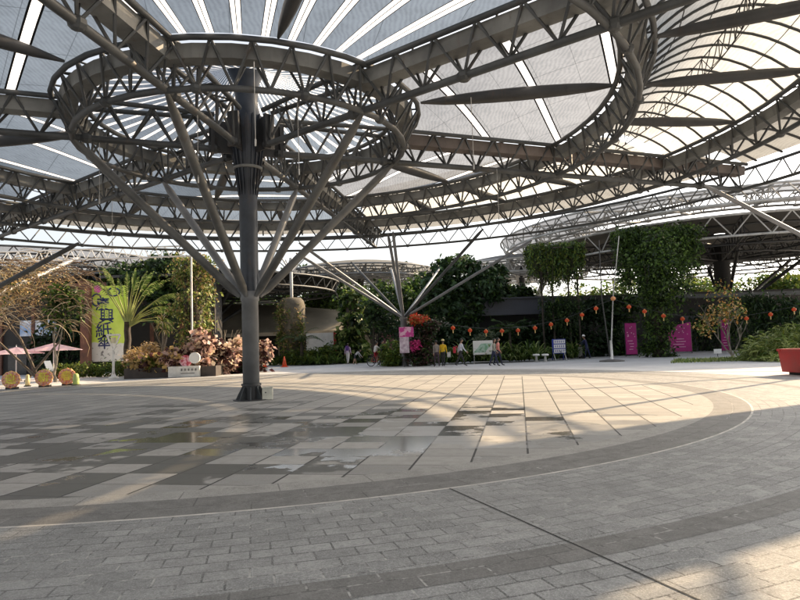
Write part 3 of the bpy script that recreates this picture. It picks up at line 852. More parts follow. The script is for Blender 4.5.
for ch, px, py, sz in (('廣', 103, 305, 1.05), ('興', 107, 317, 1.15), ('紙', 104, 331, 1.25), ('傘', 105, 343, 1.15), ('の', 99, 319.5, .45)):
    if ch == 'の': continue
    q = at_y(px, py, Y); text_mesh('character', ch, sz, ink, (q.x-bp.x, -.056, q.z), 0, bn)
mb = MB()
q = at_y(98, 289, Y); qx, qz = q.x-bp.x, q.z
for k in range(5):
    a = 2*PI*k/5; mb.ell((qx+.16*math.cos(a), -.07, qz+.16*math.sin(a)), (.15, .02, .15), 10, 6)
mb.build('flower_emblem', mat('pink emblem', (.62, .12, .38), .6), bn)
mb = MB()
q = at_y(97, 300, Y); mb.poly([(q.x-bp.x+.35*math.cos(a), -.06, q.z+.45*math.sin(a)) for a in np.linspace(.3, 5.4, 14)], .06, 6)
q = at_y(114, 292, Y); mb.poly([(q.x-bp.x+.45*math.cos(a), -.06, q.z+.3*math.sin(a)) for a in np.linspace(2, 7.4, 14)], .06, 6)
mb.build('brush_stroke', ink, bn)
p = at_y(86, 330, 46.5)
pl = MB(); pl.box((p.x, 46.5, 3.45), (.62, .5, 6.9)); o = pl.build('timber_pillar', redbrown, loc=(p.x, 46.5, 0)); tag(o, 'tall red-brown timber pillar standing beside the yellow-green banner', 'pillar')

# ------------------------------------------------------------------ pink umbrellas
t = NT('pink umbrella cloth'); pos = t.coord('Object'); cc = t.mixc(t.ramp(t.noise(pos, 2, 4), .3, .7), (.76, .52, .60), (.84, .64, .70))
tl = t.n('ShaderNodeBsdfTranslucent'); t.l(cc, tl.inputs[0]); mx = t.n('ShaderNodeMixShader'); mx.inputs[0].default_value = .45
t.l(t.bsdf(cc, .7), mx.inputs[1]); t.l(tl.outputs[0], mx.inputs[2]); pinkc = t.done(mx.outputs[0])
def umbrella(px, pyb, R, ztop, drop, label):
    g = at_z(px, pyb); o = thing('patio_umbrella', label, 'umbrella', g, 0, 'pink umbrellas by the timber building')
    mb = MB(); n = 8; vs = [(0, 0, ztop)]; fs = []
    for k in range(n*4):
        a = 2*PI*k/(n*4); m_ = (k % 4)/4; rr = R*(1-.05*math.sin(PI*m_))
        vs.append((rr*.5*math.cos(a), rr*.5*math.sin(a), ztop-drop*.5-.05*math.sin(PI*m_))); 
    for k in range(n*4):
        a = 2*PI*k/(n*4); m_ = (k % 4)/4; rr = R*(1-.05*math.sin(PI*m_))
        vs.append((rr*math.cos(a), rr*math.sin(a), ztop-drop-.02*math.sin(PI*m_)))
    N = n*4
    for k in range(N):
        k2 = (k+1) % N; fs.append((0, 1+k, 1+k2)); fs.append((1+k, 1+N+k, 1+N+k2, 1+k2))
    mb.add(vs, fs); c_ = mb.build('cloth', pinkc, o, False)
    mb = MB()
    for k in range(n):
        a = 2*PI*k/n; mb.tube((0, 0, ztop-.04), (R*.97*math.cos(a), R*.97*math.sin(a), ztop-drop-.03), .012, n=4)
    mb.build('rib', white_p, c_)
    mb = MB(); mb.lathe([(.03, 0), (.03, ztop+.06), (.0, ztop+.16)], n=10); mb.build('pole', white_p, o)
    mb = MB(); mb.lathe([(.32, 0), (.32, .08), (.06, .13)], n=20); mb.build('base', steel_d, o)
umbrella(16, 381, 1.62, at_y(16, 347, at_z(16, 381).y).z, .42, 'pale pink patio umbrella nearest the edge, in front of the timber building')
umbrella(53.5, 379, 1.75, at_y(53, 343, at_z(53, 379).y).z, .47, 'taller pink patio umbrella beside the young forked tree')

# ------------------------------------------------------------------ round flower signs
def round_sign(px, py, rpx, ch, label):
    g = at_z(px, py+rpx+1.5); s_ = g.y/F_PX; R = rpx*s_
    o = thing('round_sign', label, 'sign', g, .15, 'round flower boards along the kerb')
    Mx = Matrix.Rotation(PI/2, 3, 'X')
    mb = MB(); n = 40; vs = []; fs = []
    for y in (-.05, .05):
        for k in range(n):
            a = 2*PI*k/n; rr = R*(1+.035*math.cos(a*12)); vs.append((rr*math.cos(a), y, R+.06+rr*math.sin(a)))
    fs = [tuple(range(n)), tuple(range(2*n-1, n-1, -1))]+[(k, n+k, n+(k+1) % n, (k+1) % n) for k in range(n)]
    mb.add(vs, fs)
    t = NT('round board print'); pos = t.coord('Object'); cc = t.mixc(t.ramp(t.noise(pos, 7, 3), .42, .58), (.74, .26, .14), (.85, .55, .22))
    mb.build('board', t.done(t.bsdf(cc, .6)), o)
    mb = MB()
    for k in range(14):
        a = 2*PI*k/14; mb.ell((R*.80*math.cos(a), -.06, R+.06+R*.80*math.sin(a)), (R*.13, .03, R*.13), 8, 5)
    mb.build('flower_rim', mat('salmon petals', (.80, .38, .33), .7, 0, .4, 9), o)
    text_mesh('character', ch, R*1.25, mat('yellow lettering', (.9, .74, .10), .5), (0, -.065, R+.06), 0, o, .01)
    mb = MB(); mb.box((0, .12, .05), (R*1.2, .3, .1)); mb.build('foot', steel_d, o)
round_sign(11, 379.5, 8.4, '迎', 'round red flower board standing by the yellow post')
round_sign(44, 377.5, 8.2, '新', 'round red flower board standing between the other two boards')
round_sign(67, 376.0, 8.0, '春', 'round red flower board standing beside the green bollard')
def bollard(px, pyb, hpx, w_, m_, label, nm):
    g = at_z(px, pyb); h = hpx*g.y/F_PX
    o = thing(nm, label, 'post', g); mb = MB(); mb.lathe([(w_, 0), (w_*.95, h*.55), (w_*.8, h*.9), (w_*.35, h)], n=14); mb.build('body', m_, o, True)
    mb = MB(); mb.lathe([(w_*1.5, .0), (w_*1.5, .05), (w_, .06)], n=14); mb.build('base', steel_d, o)
bollard(27.5, 386.5, 12, .11, mat('cream paint', (.72, .60, .30), .5), 'short cream yellow post between two round flower boards', 'bollard')
bollard(76, 385.5, 12, .15, mat('pale green paint', (.55, .66, .22), .5), 'short yellow-green bollard at the end of the hedge', 'bollard')
# white deck chair under the umbrellas
g = at_z(30, 379.5); g.y += 3
dc = thing('deck_chair', 'white reclining deck chair under the pink umbrellas', 'chair', g, 1.2)
mb = MB(); mb.box((0, 0, .34), (.5, .9, .05)); mb.build('seat', red_p, dc)
mb = MB(); mb.box((0, .62, .72), (.5, .06, .9), M=Matrix.Rotation(-.5, 3, 'X')); mb.build('backrest', white_p, dc)
for x in (-.22, .22):
    for y in (-.4, .4):
        mb = MB(); mb.box((x, y, .16), (.04, .04, .32)); mb.build('leg', white_p, dc)

# ------------------------------------------------------------------ white signpost with V head
g = at_z(113.5, 378.3); h = at_y(114, 335, g.y).z
wp = thing('white_post', 'slim white post with a triangular head in front of the banner', 'post', g)
mb = MB(); mb.lathe([(.10, .25), (.075, .5), (.065, h-.95)], n=14); mb.build('pole', white_p, wp, True)
mb = MB(); mb.lathe([(.30, 0), (.30, .06), (.16, .12), (.10, .26)], n=20); mb.build('base', white_p, wp, True)
mb = MB()
A_, B_, C_ = Vector((-.40, 0, h)), Vector((.40, 0, h)), Vector((0, 0, h-.95))
mb.tube(A_, B_, .06, n=8); mb.tube(A_, C_, .06, n=8); mb.tube(B_, C_, .06, n=8); mb.box((0, 0, h-1.02), (.62, .1, .07)); mb.build('head', white_p, wp)
mb = MB(); mb.box((0, 0, h-.32), (.3, .06, .34)); mb.build('lamp_panel', mat('cream panel', (.75, .70, .52), .5), wp)

# ------------------------------------------------------------------ planter with sign and lamp
Yp = 36.6
a0, a1 = at_y(124, 378, Yp), at_y(216, 377, Yp)
pb = thing('planter_bed', 'long low dark planter bed holding the pinkish shrubs', 'planter', ((a0.x+a1.x)/2, Yp+.9, 0))
mb = MB(); Wd = a1.x-a0.x
mb.box((0, -.85, .3), (Wd, .12, .6)); mb.box((0, .85, .3), (Wd, .12, .6)); mb.box((-Wd/2+.06, 0, .3), (.12, 1.58, .6)); mb.box((Wd/2-.06, 0, .3), (.12, 1.58, .6))
mb.build('wall', mat('dark planter stone', (.06, .05, .045), .8), pb)
mb = MB(); mb.box((0, 0, .26), (Wd-.24, 1.58, .46)); mb.build('soil', mat('soil', (.05, .035, .025), .95), pb)
c_ = at_z(185, 377.2)
ps = thing('stone_name_sign', 'long white stone sign with black characters in front of the planter bed', 'sign', (c_.x, c_.y-.1, 0), .03)
mb = MB(); mb.box((0, 0, .33), (1.78, .22, .62)); st = mb.build('slab', mat('white stone', (.66, .65, .62), .7, 0, .15, 3), ps)
mb = MB(); 
for i in range(5):
    x = -.12+.20*i
    for dz in (0, .07): mb.box((x, -.113, .40+dz), (.13, .008, .028))
    mb.box((x, -.113, .435), (.028, .008, .14))
mb.box((.22, -.113, .23), (.8, .008, .035)); mb.build('lettering', black_m, ps)
c_ = at_y(193, 358, 36.0)
gl = thing('disc_lamp', 'round white disc lamp among the pink shrubs behind the stone sign', 'lamp', (c_.x, 36.3, .1))
mb = MB(); n = 32
vs = [(.32*math.cos(2*PI*k/n), y, c_.z-.1+.32*math.sin(2*PI*k/n)) for y in (-.06, .06) for k in range(n)]
mb.add(vs, [tuple(range(n)), tuple(range(2*n-1, n-1, -1))]+[(k, n+k, n+(k+1) % n, (k+1) % n) for k in range(n)]); mb.build('disc', white_p, gl)
mb = MB(); mb.tube((0, .08, 0), (0, .08, c_.z-.2), .03, n=8); mb.build('stem', steel_d, gl)
c_ = at_y(183, 362, 36.0)
rdb = thing('round_red_board', 'round red and pink board tucked under the white disc lamp', 'sign', (c_.x, 36.45, .1))
mb = MB(); vs = [(.34*math.cos(2*PI*k/n), y, c_.z-.05+.34*math.sin(2*PI*k/n)) for y in (-.04, .04) for k in range(n)]
mb.add(vs, [tuple(range(n)), tuple(range(2*n-1, n-1, -1))]+[(k, n+k, n+(k+1) % n, (k+1) % n) for k in range(n)])
t = NT('red pink print'); cc = t.mixc(t.ramp(t.noise(t.coord('Object'), 6, 3), .45, .55), (.45, .05, .08), (.75, .42, .5)); mb.build('disc', t.done(t.bsdf(cc, .5)), rdb)
mb = MB(); mb.tube((0, .06, 0), (0, .06, c_.z-.2), .03, n=8); mb.build('stem', steel_d, rdb)
c_ = at_y(146, 362, 40)
rb_ = thing('red_bench', 'red bench half hidden by the tan grass plumes', 'bench', (c_.x+.4, 39.6, 0))
mb = MB(); mb.box((0, 0, .5), (2.2, .5, .12)); mb.build('seat', red_p, rb_)
mb = MB(); mb.box((0, .25, .95), (2.2, .08, .55)); mb.build('backrest', red_p, rb_)
for x in (-.95, .95):
    mb = MB(); mb.box((x, 0, .22), (.1, .45, .44)); mb.build('leg', steel_d, rb_)

# white frame with tall posts over the leafy column
fr = thing('gantry', 'slender white lattice gantry with a tall post in front of the leafy column', 'frame', (at_y(190, 370, 39).x, 39, 0))
zt_ = at_y(160, 257, 39).z; x0 = at_y(-40, 258, 39).x-fr.location.x; x1 = .15
mb = MB(); mb.tube((x1, 0, 0), (x1, 0, zt_), .06, n=8); mb.build('post', white_p, fr)
mb = MB(); mb.tube((x0, 0, 0), (x0, 0, zt_), .06, n=8); mb.build('post', white_p, fr)
mb = MB(); mb.tube((x0, 0, zt_), (x1, 0, zt_), .055, n=6); mb.tube((x0, 0, zt_+.65), (x1, 0, zt_+.65), .05, n=6)
nseg = 22
for i in range(nseg):
    xa = x0+(x1-x0)*i/nseg; xb = x0+(x1-x0)*(i+1)/nseg
    mb.tube((xa, 0, zt_), ((xa+xb)/2, 0, zt_+.65), .03, n=5); mb.tube(((xa+xb)/2, 0, zt_+.65), (xb, 0, zt_), .03, n=5)
mb.build('lattice_beam', white_p, fr)

# small cream cabinet beside the column base
g = at_z(268, 399)
cbx = thing('cabinet_box', 'small cream electrical cabinet at the foot of the main column', 'cabinet', (CX+.52, CY-.12, 0), .12)
mb = MB(); mb.box((0, 0, .19), (.30, .24, .34)); mb.build('body', mat('cream metal', (.62, .60, .50), .5, .05, .12, 4), cbx)
mb = MB(); mb.box((0, 0, .374), (.33, .27, .02)); mb.build('lid', mat('cream metal', (.6, .58, .5)), cbx)
mb = MB(); mb.box((-.05, -.124, .23), (.035, .02, .035)); mb.build('lock', black_m, cbx)

# cones
def cone(px, py, hpx, label):
    g = at_z(px, py); h = hpx*g.y/F_PX
    o = thing('traffic_cone', label, 'cone', g, 0, 'orange cones by the shrubs')
    org = mat('orange cone rubber', (.75, .10, .03), .5)
    mb = MB(); mb.lathe([(h*.24, .04), (h*.05, h)], n=16); mb.build('body', org, o, True)
    mb = MB(); mb.box((0, 0, .025), (h*.62, h*.62, .05)); mb.build('base', org, o)
cone(264.5, 367.5, 9, 'smaller orange traffic cone just past the main column')
cone(284.5, 367, 10.5, 'orange traffic cone at the edge of the big green shrubs')

# red planter box at the right edge
g = at_z(786, 377); 
rp_ = thing('red_planter', 'glossy red square planter box at the corner of the plaza', 'planter', (g.x+1.52, g.y+.55, 0), .10)
mb = MB(); vs = []
W0, W1, Hh = .80, .86, .84
for z, q in ((.10, W0), (Hh, W1)): vs += [(-q, -q, z), (q, -q, z), (q, q, z), (-q, q, z)]
mb.add(vs, [(0, 1, 5, 4), (1, 2, 6, 5), (2, 3, 7, 6), (3, 0, 4, 7), (3, 2, 1, 0)])
mb.build('body', red_p, rp_)
mb = MB()
for x, y, sx, sy in ((0, -.80, 1.80, .16), (0, .80, 1.80, .16), (-.80, 0, .16, 1.44), (.80, 0, .16, 1.44)): mb.box((x, y, Hh+.04), (sx, sy, .08))
mb.build('rim', mat('dull red rim paint', (.36, .03, .03), .5), rp_)
mb = MB(); mb.box((0, 0, .05), (1.3, 1.3, .1)); mb.build('base', black_m, rp_)
mb = MB(); mb.box((0, 0, Hh-.08), (1.42, 1.42, .1)); mb.build('soil', mat('soil', (.05, .035, .025), .95), rp_)

# ================================================================== LANTERNS
lan_m = None
t = NT('red lantern paper'); pos = t.coord('Object'); cc = t.mixc(t.ramp(t.noise(pos, 5, 2), .3, .7), (.72, .10, .03), (.85, .22, .07))
tl = t.n('ShaderNodeBsdfTranslucent'); t.l(cc, tl.inputs[0]); mx = t.n('ShaderNodeMixShader'); mx.inputs[0].default_value = .5
t.l(t.bsdf(cc, .5), mx.inputs[1]); t.l(tl.outputs[0], mx.inputs[2]); lan_m = t.done(mx.outputs[0])
gold = mat('gold paper', (.80, .55, .22), .5)
LPX = [(453, 329, 41), (470, 331.5, 41.2), (486, 332.5, 41.4), (502, 332, 41.6), (518, 331.5, 41.8), (535, 329, 42), (551, 325.5, 42.2), (567, 321.5, 42), (582, 316, 41.6), (596, 309.5, 41),
       (629, 308, 41), (644.5, 312.5, 41.2), (663.5, 317, 41.4), (682.5, 320, 41.6), (725, 321.5, 42), (746.5, 319.5, 42), (770.5, 315.5, 42), (794, 310.5, 42)]
LBL = ['over the shoulder of the topiary', 'just before the white map board', 'over the white map board', 'over the couple in grey and pink', 'next after the couple', 'beside the fan palm',
       'over the gap before the blue board', 'over the blue and white board', 'between the blue board and the worker', 'nearest below the top of the leaning pole', 'just beyond the leaning pole', 'over the narrow magenta banner',
       'against the ivy column', 'over the wide magenta banner', 'behind the young orange-leaved tree', 'just past the young tree', 'over the grassy mound', 'at the far end of the string']
protol = None
lpos = []
for (px, py, Y), lb in zip(LPX, LBL):
    p = at_y(px, py-1, Y); lpos.append(p)
    if protol is None:
        o = thing('lantern', 'red paper lantern hanging '+lb, 'lantern', p, 0, 'red lanterns on the string')
        mb = MB(); mb.lathe([(.06, .21), (.17, .16), (.235, .05), (.235, -.05), (.17, -.15), (.06, -.2)], n=20, cap=False); mb.build('body', lan_m, o, True)
        mb = MB(); mb.lathe([(.08, .20), (.08, .25), (.02, .27)], n=12); mb.build('cap', gold, o); mb = MB(); mb.lathe([(.07, -.24), (.08, -.19)], n=12); mb.build('cap', gold, o)
        mb = MB(); mb.lathe([(.02, -.24), (.055, -.30), (.045, -.52), (.012, -.56)], n=8); mb.build('tassel', gold, o)
        protol = o; o.scale = (.6, .6, .6)
    else:
        dup(protol, p, 0, 'red paper lantern hanging '+lb)
top = at_y(613, 299.5, 41)
def wire(pts, label, r=.012):
    mb = MB(); mb.poly(pts, r, 4); o = mb.build('lantern_wire', steel_d); tag(o, label, 'wire')
up_ = Vector((0, 0, .20))
wire([at_y(440, 322, 41)]+[p+up_ for p in lpos[:10]]+[top], 'sagging black wire carrying lanterns over the shrubs to the leaning pole')
wire([top]+[p+up_ for p in lpos[10:]]+[at_y(815, 300, 42)], 'sagging black wire carrying lanterns from the leaning pole past the ivy column')
g = at_z(612, 361.5)
lp = thing('leaning_pole', 'thin pale pole with white foot and round base carrying the lantern wires', 'pole', g)
tp = at_y(613, 297, g.y)-g; mb = MB(); mb.tube((0, 0, .9), tp, .045, .035, 10); mb.build('pole', steel_l, lp, True)
mb = MB(); mb.tube((0, 0, .12), (0, 0, 1.3), .09, .075, 14); mb.build('sleeve', white_p, lp, True)
mb = MB(); mb.lathe([(.75, .004), (.75, .07), (.2, .14)], n=28); mb.build('base', mat('dark concrete', (.14, .135, .13), .8), lp)
mb = MB(); tp2 = at_y(599, 240, g.y)-g; mb.poly([(-.1, 0, .3), (-.42, 0, 3.9), tp2], [.05, .04, .03], 8); mb.build('stay', steel_d, lp)
mb = MB(); tp3 = at_y(619, 236, g.y)-g; mb.poly([tp, tp3], [.03, .025], 6); mb.build('stay', steel_l, lp)
mb = MB(); mb.ell(tp+Vector((0, 0, -.1)), (.15, .15, .14), 12, 8); mb.build('finial', mat('orange finial', (.7, .3, .12), .5), lp)

# ================================================================== BOARDS AND BANNERS
g = at_z(484, 363.5); s_ = g.y/F_PX
mbd = thing('map_board', 'white site map board with green plan on two thin legs before the shrubs', 'sign', g)
zb_, zt_ = at_y(484, 354.5, g.y).z, at_y(484, 340.5, g.y).z; W_ = 20.5*s_
t = NT('site map print'); pos = t.coord('Object'); x, y, z = t.sep(pos)
u = t.math('SUBTRACT', x, t.math('MULTIPLY', t.math('SUBTRACT', z, (zb_+zt_)/2), .9))
ins = t.math('MULTIPLY', t.math('LESS_THAN', t.math('ABSOLUTE', u), W_*.27), t.math('LESS_THAN', t.math('ABSOLUTE', t.math('SUBTRACT', z, (zb_+zt_)/2-.03)), (zt_-zb_)*.32))
cc = t.mixc(ins, (.76, .76, .74), t.mixc(t.ramp(t.noise(pos, 4, 4), .4, .6), (.20, .42, .26), (.45, .60, .52)))
mb = MB(); mb.box((0, 0, (zb_+zt_)/2), (W_, .06, zt_-zb_)); mb.build('board', t.done(t.bsdf(cc, .5)), mbd)
for x in (-W_*.46, W_*.46):
    mb = MB(); mb.box((x, .055, zt_/2), (.05, .05, zt_)); mb.build('leg', steel_l, mbd)
mb = MB(); mb.box((0, .055, .12), (W_*.92, .04, .06)); mb.build('crossbar', steel_l, mbd)

g = at_z(559.5, 360.5); s_ = g.y/F_PX
bb = thing('notice_stand', 'blue notice stand with three white text panels beside the strap-leaved shrubs', 'sign', g, -.12)
zt_ = at_y(559, 339, g.y).z; zb_ = at_y(559, 353.5, g.y).z; blue_p = mat('deep blue paint', (.03, .05, .32), .5)
mb = MB(); mb.box((0, 0, (zb_+zt_)/2), (13*s_, .07, zt_-zb_)); mb.build('board', blue_p, bb)
for k in range(3):
    z = zt_-(zt_-zb_)*(.18+.32*k); mb = MB(); mb.box((0.05*s_*13, -.04, z), (11*s_, .02, (zt_-zb_)*.25)); pn_ = mb.build('text_panel', white_p, bb)
    mb = MB()
    for i in range(5):
        x = (-3.9+1.95*i)*s_+.04; mb.box((x, -.053, z), (1.1*s_, .006, .035)); mb.box((x, -.053, z+.06), (1.0*s_, .006, .025)); mb.box((x, -.053, z-.055), (1.0*s_, .006, .025)); mb.box((x+.01, -.053, z), (.025, .006, .15))
    mb.build('lettering', blue_p, pn_)
for x, yy in ((-5.6, .0), (5.0, .0)):
    mb = MB(); mb.tube((x*s_, .03, zb_+.1), ((x+1.2)*s_, -.55, 0), .03, n=6); mb.build('leg', steel_l, bb)
    mb = MB(); mb.tube((x*s_, .04, zb_+.5), (x*s_, .65, 0), .03, n=6); mb.build('leg', blue_p, bb)

def banner(px0, px1, py0, py1, Y, label, slant=0.0):
    a, b = at_y(px0, py1, Y), at_y(px1, py0, Y)
    o = thing('magenta_banner', label, 'banner', ((a.x+b.x)/2, Y, 0), 0, 'magenta banners')
    W_ = b.x-a.x; z0 = .15; z1 = b.z
    mb = MB(); h = .04
    vs = []
    for y in (-h, h): vs += [(-W_/2, y, z0), (W_/2, y, z0), (W_/2, y, z1), (-W_/2, y, z1-slant)]
    mb.add(vs, [(0, 1, 2, 3), (7, 6, 5, 4), (0, 4, 5, 1), (1, 5, 6, 2), (2, 6, 7, 3), (3, 7, 4, 0)]); mb.build('panel', pink_p, o)
    mb = MB(); 
    for k in range(4):
        mb.box((rnd.uniform(-.12, .12)*W_, -.046, z0+(z1-z0)*(.16+.09*k)), (W_*rnd.uniform(.3, .62), .006, .05))
    for k in range(9): mb.box((rnd.uniform(-.35, .35)*W_, -.046, z0+(z1-z0)*rnd.uniform(.55, .9)), (.07, .006, .07))
    mb.build('lettering', mat('pale pink print', (.78, .42, .58), .6), o)
    mb = MB(); mb.tube((-W_/2-.03, .02, 0), (-W_/2-.03, .02, z1), .03, n=6); mb.tube((W_/2+.03, .02, 0), (W_/2+.03, .02, z1), .03, n=6); mb.build('frame', steel_d, o)
banner(626.5, 635.5, 323, 357, 47, 'narrow magenta banner standing just before the ivy column', .0)
banner(669.5, 690, 322, 353, 50, 'wide magenta banner between the ivy column and a charcoal door', .35)
banner(722, 728, 320, 351, 49, 'slim magenta banner half hidden behind the young orange-leaved tree', .0)

g = at_z(718, 356.5); sg = thing('plant_label', 'small white plant label board on a stake by the young tree', 'sign', g)
mb = MB(); mb.box((0, 0, .34), (.5, .05, .3)); mb.build('board', white_p, sg); mb = MB(); mb.tube((0, .03, 0), (0, .03, .3), .02, n=6); mb.build('stake', steel_d, sg)
for px, lb in ((536.5, 'small white mushroom stool nearest the couple among the strap leaves'), (545.5, 'small white mushroom stool beside the blue notice stand')):
    g = at_z(px, 362); o = thing('garden_stool', lb, 'stool', g, 0, 'white garden stools'); o.scale = (.72, .72, .8)
    mb = MB(); mb.lathe([(.30, .52), (.33, .58), (.30, .66), (.0, .68)], n=18); mb.build('seat', white_p, o, True)
    mb = MB(); mb.lathe([(.20, 0), (.11, .2), (.10, .53)], n=14); mb.build('stem', steel_l, o, True)

# ================================================================== VEGETATION
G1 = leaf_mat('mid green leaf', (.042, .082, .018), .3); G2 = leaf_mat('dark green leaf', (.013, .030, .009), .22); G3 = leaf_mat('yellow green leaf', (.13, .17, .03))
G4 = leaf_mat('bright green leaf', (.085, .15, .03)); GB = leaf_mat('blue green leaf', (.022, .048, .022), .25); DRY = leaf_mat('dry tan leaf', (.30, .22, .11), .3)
TAN = leaf_mat('tan plume', (.58, .43, .19), .35, .25); PK = leaf_mat('pinkish cream leaf', (.60, .43, .40), .3, .3); PUR = leaf_mat('maroon leaf', (.065, .026, .028), .2)
CREAM = leaf_mat('cream leaf', (.68, .58, .46), .35, .2); ORG = leaf_mat('orange brown leaf', (.36, .19, .055), .35); DPUR = leaf_mat('dusky purple leaf', (.075, .055, .05), .25)
REDL = leaf_mat('red petal', (.60, .07, .04), .3); MAG = leaf_mat('magenta petal', (.50, .05, .22), .3); PALEG = leaf_mat('pale grass leaf', (.27, .33, .12), .35); VAR = leaf_mat('variegated leaf', (.22, .28, .10), .35)
bark = mat('grey brown bark', (.12, .095, .07), .9, 0, .4, 4); bark_d = mat('dark bark', (.05, .04, .032), .9, 0, .4, 4); bark_l = mat('pale bark', (.24, .21, .17), .9, 0, .3, 4)

def tree(name, label, base, h, blobs, n, size, mats, group=None, tr=.16, cat='tree', limbs=7, asp=.5, clump=30, sig=.2, barkm=None, droop=.25):
    """blobs relative to base"""
    o = thing(name, label, cat, base, 0, group)
    pts, rad = trunk_mb((0, 0, 0), (rnd.uniform(-.2, .2), rnd.uniform(-.2, .2), h), tr, tr*.35)
    mb = MB(); mb.poly(pts, rad, 8)
    for i in range(limbs):
        b = blobs[i % len(blobs)]; t_ = rnd.uniform(.35, .95); s0 = Vector(pts[int(t_*(len(pts)-1))])
        e = Vector((b[0]+rnd.uniform(-.6, .6)*b[3], b[1]+rnd.uniform(-.6, .6)*b[4], b[2]+rnd.uniform(-.3, .6)*b[5]))
        m_ = s0.lerp(e, .5)+Vector((0, 0, rnd.uniform(.0, .4)))
        mb.poly([s0, m_, e], [tr*.4, tr*.25, tr*.06], 6)
    mb.build('trunk', barkm or bark, o, True)
    crown('crown', blobs, n, size, mats, o, asp, clump, sig, droop)
    return o

def shrub(name, label, base, blobs, n, size, mats, group=None, asp=.5, clump=24, sig=.2, cat='shrub', droop=.1, stem=True):
    o = thing(name, label, cat, base, 0, group)
    if stem:
        mb = MB()
        for i in range(6):
            b = rnd.choice(blobs); mb.poly([(rnd.uniform(-.15, .15), rnd.uniform(-.1, .1), 0), (b[0]*.5, b[1]*.5, b[2]*.5), (b[0]+rnd.uniform(-.4, .4)*b[3], b[1], b[2])], [.04, .03, .01], 5)
        mb.build('stems', bark_d, o)
    crown('foliage', blobs, n, size, mats, o, asp, clump, sig, droop)
    return o

def W(px, py, Y): return at_y(px, py, Y)
def blob_px(base, x0, x1, y0, y1, Y, dy=None):
    """ellipsoid from a pixel box at depth Y, relative to base"""
    a, b = W(x0, y1, Y), W(x1, y0, Y); c = (a+b)/2; rx, rz = (b.x-a.x)/2, (b.z-a.z)/2
    return (c.x-base[0], c.y-base[1], c.z-base[2], rx, dy if dy else rx*.8, rz)

# --- far tree line behind everything
FT = [(-48, 74, 12), (-40, 80, 13), (-33, 76, 12.5), (-25, 84, 13), (-17, 88, 12.5), (-9, 90, 12.2), (-1, 96, 13.2), (6, 92, 11.5), (12, 94, 10.5), (19, 92, 9.2), (26, 90, 9.0), (33, 86, 9.5), (41, 84, 10), (49, 80, 11), (57, 76, 11.5), (-57, 66, 12)]
FL = ['past the timber building at the far edge', 'behind the timber building', 'behind the dry vines', 'rising behind the dark hall', 'behind the dark-undersided canopy', 'behind the beige pavilion', 'showing above the cream far canopy', 'behind the big round-headed tree',
      'behind the slate beam building', 'behind the hanging garden', 'beyond the leaning pole', 'beyond the ivy column', 'behind the dark canopy roof', 'past the black splayed column', 'far beyond the grassy mound', 'farthest out behind the timber building']
for i, ((x, y, h), lb) in enumerate(zip(FT, FL)):
    R = rnd.uniform(4.2, 5.6)
    bl_ = [(rnd.uniform(-2.5, 2.5), rnd.uniform(-2, 2), h*rnd.uniform(.45, .8), R*rnd.uniform(.6, .85), R*.6, h*.24) for _ in range(5)]+[(0, 0, h*.3, R, R*.7, h*.3)]
    tree('background_tree', 'leafy green tree '+lb, (x, y, 0), h*.7, bl_, 7500, .5, [G1, G4, G2] if x < 8 else [G4, G3, G1], 'trees beyond the canopies', .25, limbs=5, clump=22)

for i, (x, y, h, lb) in enumerate(((-2.6, 58, 7.5, 'mid-height leafy tree behind the bicycle and poster wall'), (1.8, 61, 8.4, 'leafy tree between the small dark tree and the round-headed tree'), (-8.5, 75, 10.5, 'leafy tree rising behind the curved beige roof'), (-27, 58, 9.0, 'dense dark tree behind the pillar and banner'))):
    tree('background_tree', lb, (x, y, 0), h*.7, [(rnd.uniform(-1.8, 1.8), rnd.uniform(-1, 1), h*rnd.uniform(.5, .85), rnd.uniform(1.5, 2.4), 1.5, h*.17) for _ in range(6)], 6500, .38, [G1, G2, G4], 'trees beyond the canopies', .2, limbs=9, clump=20)
# --- dry vines, far left
dv = thing('dry_vine_thicket', 'tangled dry brown vine thicket sprawling above the timber building', 'vine', (-21.5, 36, 0))
mb = MB()
for i in range(3): mb.poly([(rnd.uniform(-3, 2), 1+rnd.uniform(-.5, 1), 0), (rnd.uniform(-3, 2), 1, 2.5), (rnd.uniform(-4, 3), .5, 5)], [.09, .07, .05], 6)
mb.build('trunk', bark, dv, True)
mb = MB()
for i in range(640):
    x = rnd.uniform(-5.5, 3.2); z = rnd.uniform(3.2, 7.2) if rnd.random() < .7 else rnd.uniform(4.6, 7.5); z -= max(0, x)*.12
    az = rnd.uniform(-.5, .5)+(PI if rnd.random() < .5 else 0); L = rnd.uniform(.8, 2.4); el = rnd.uniform(-.3, .7)
    p = Vector((x, rnd.uniform(-1.6, 2.2), z)); pts = []
    for k in range(5):
        pts.append(p.copy()); p = p+Vector((math.cos(az)*math.cos(el), rnd.uniform(-.3, .3), math.sin(el)))*(L/4); el -= rnd.uniform(.15, .55); az += rnd.uniform(-.3, .3)
    mb.poly(pts, [.022, .02, .016, .012, .006], 4, rnd.randrange(3))
mb.build('twigs', [mat('tan twig', (.40, .30, .17), .9), mat('brown twig', (.20, .13, .08), .9), mat('pale twig', (.55, .46, .32), .9)], dv)
crown('dry_leaves', [(-2.5, .3, 5.6, 3, 1.4, 1.2), (.6, .4, 5.6, 2.2, 1.4, 1.2), (-3.5, 0, 4.4, 2, 1.2, 1.0)], 3600, .16, [DRY, TAN, G1, DRY], dv, .45, 40, .22, .4)
b = at_z(56, 382)
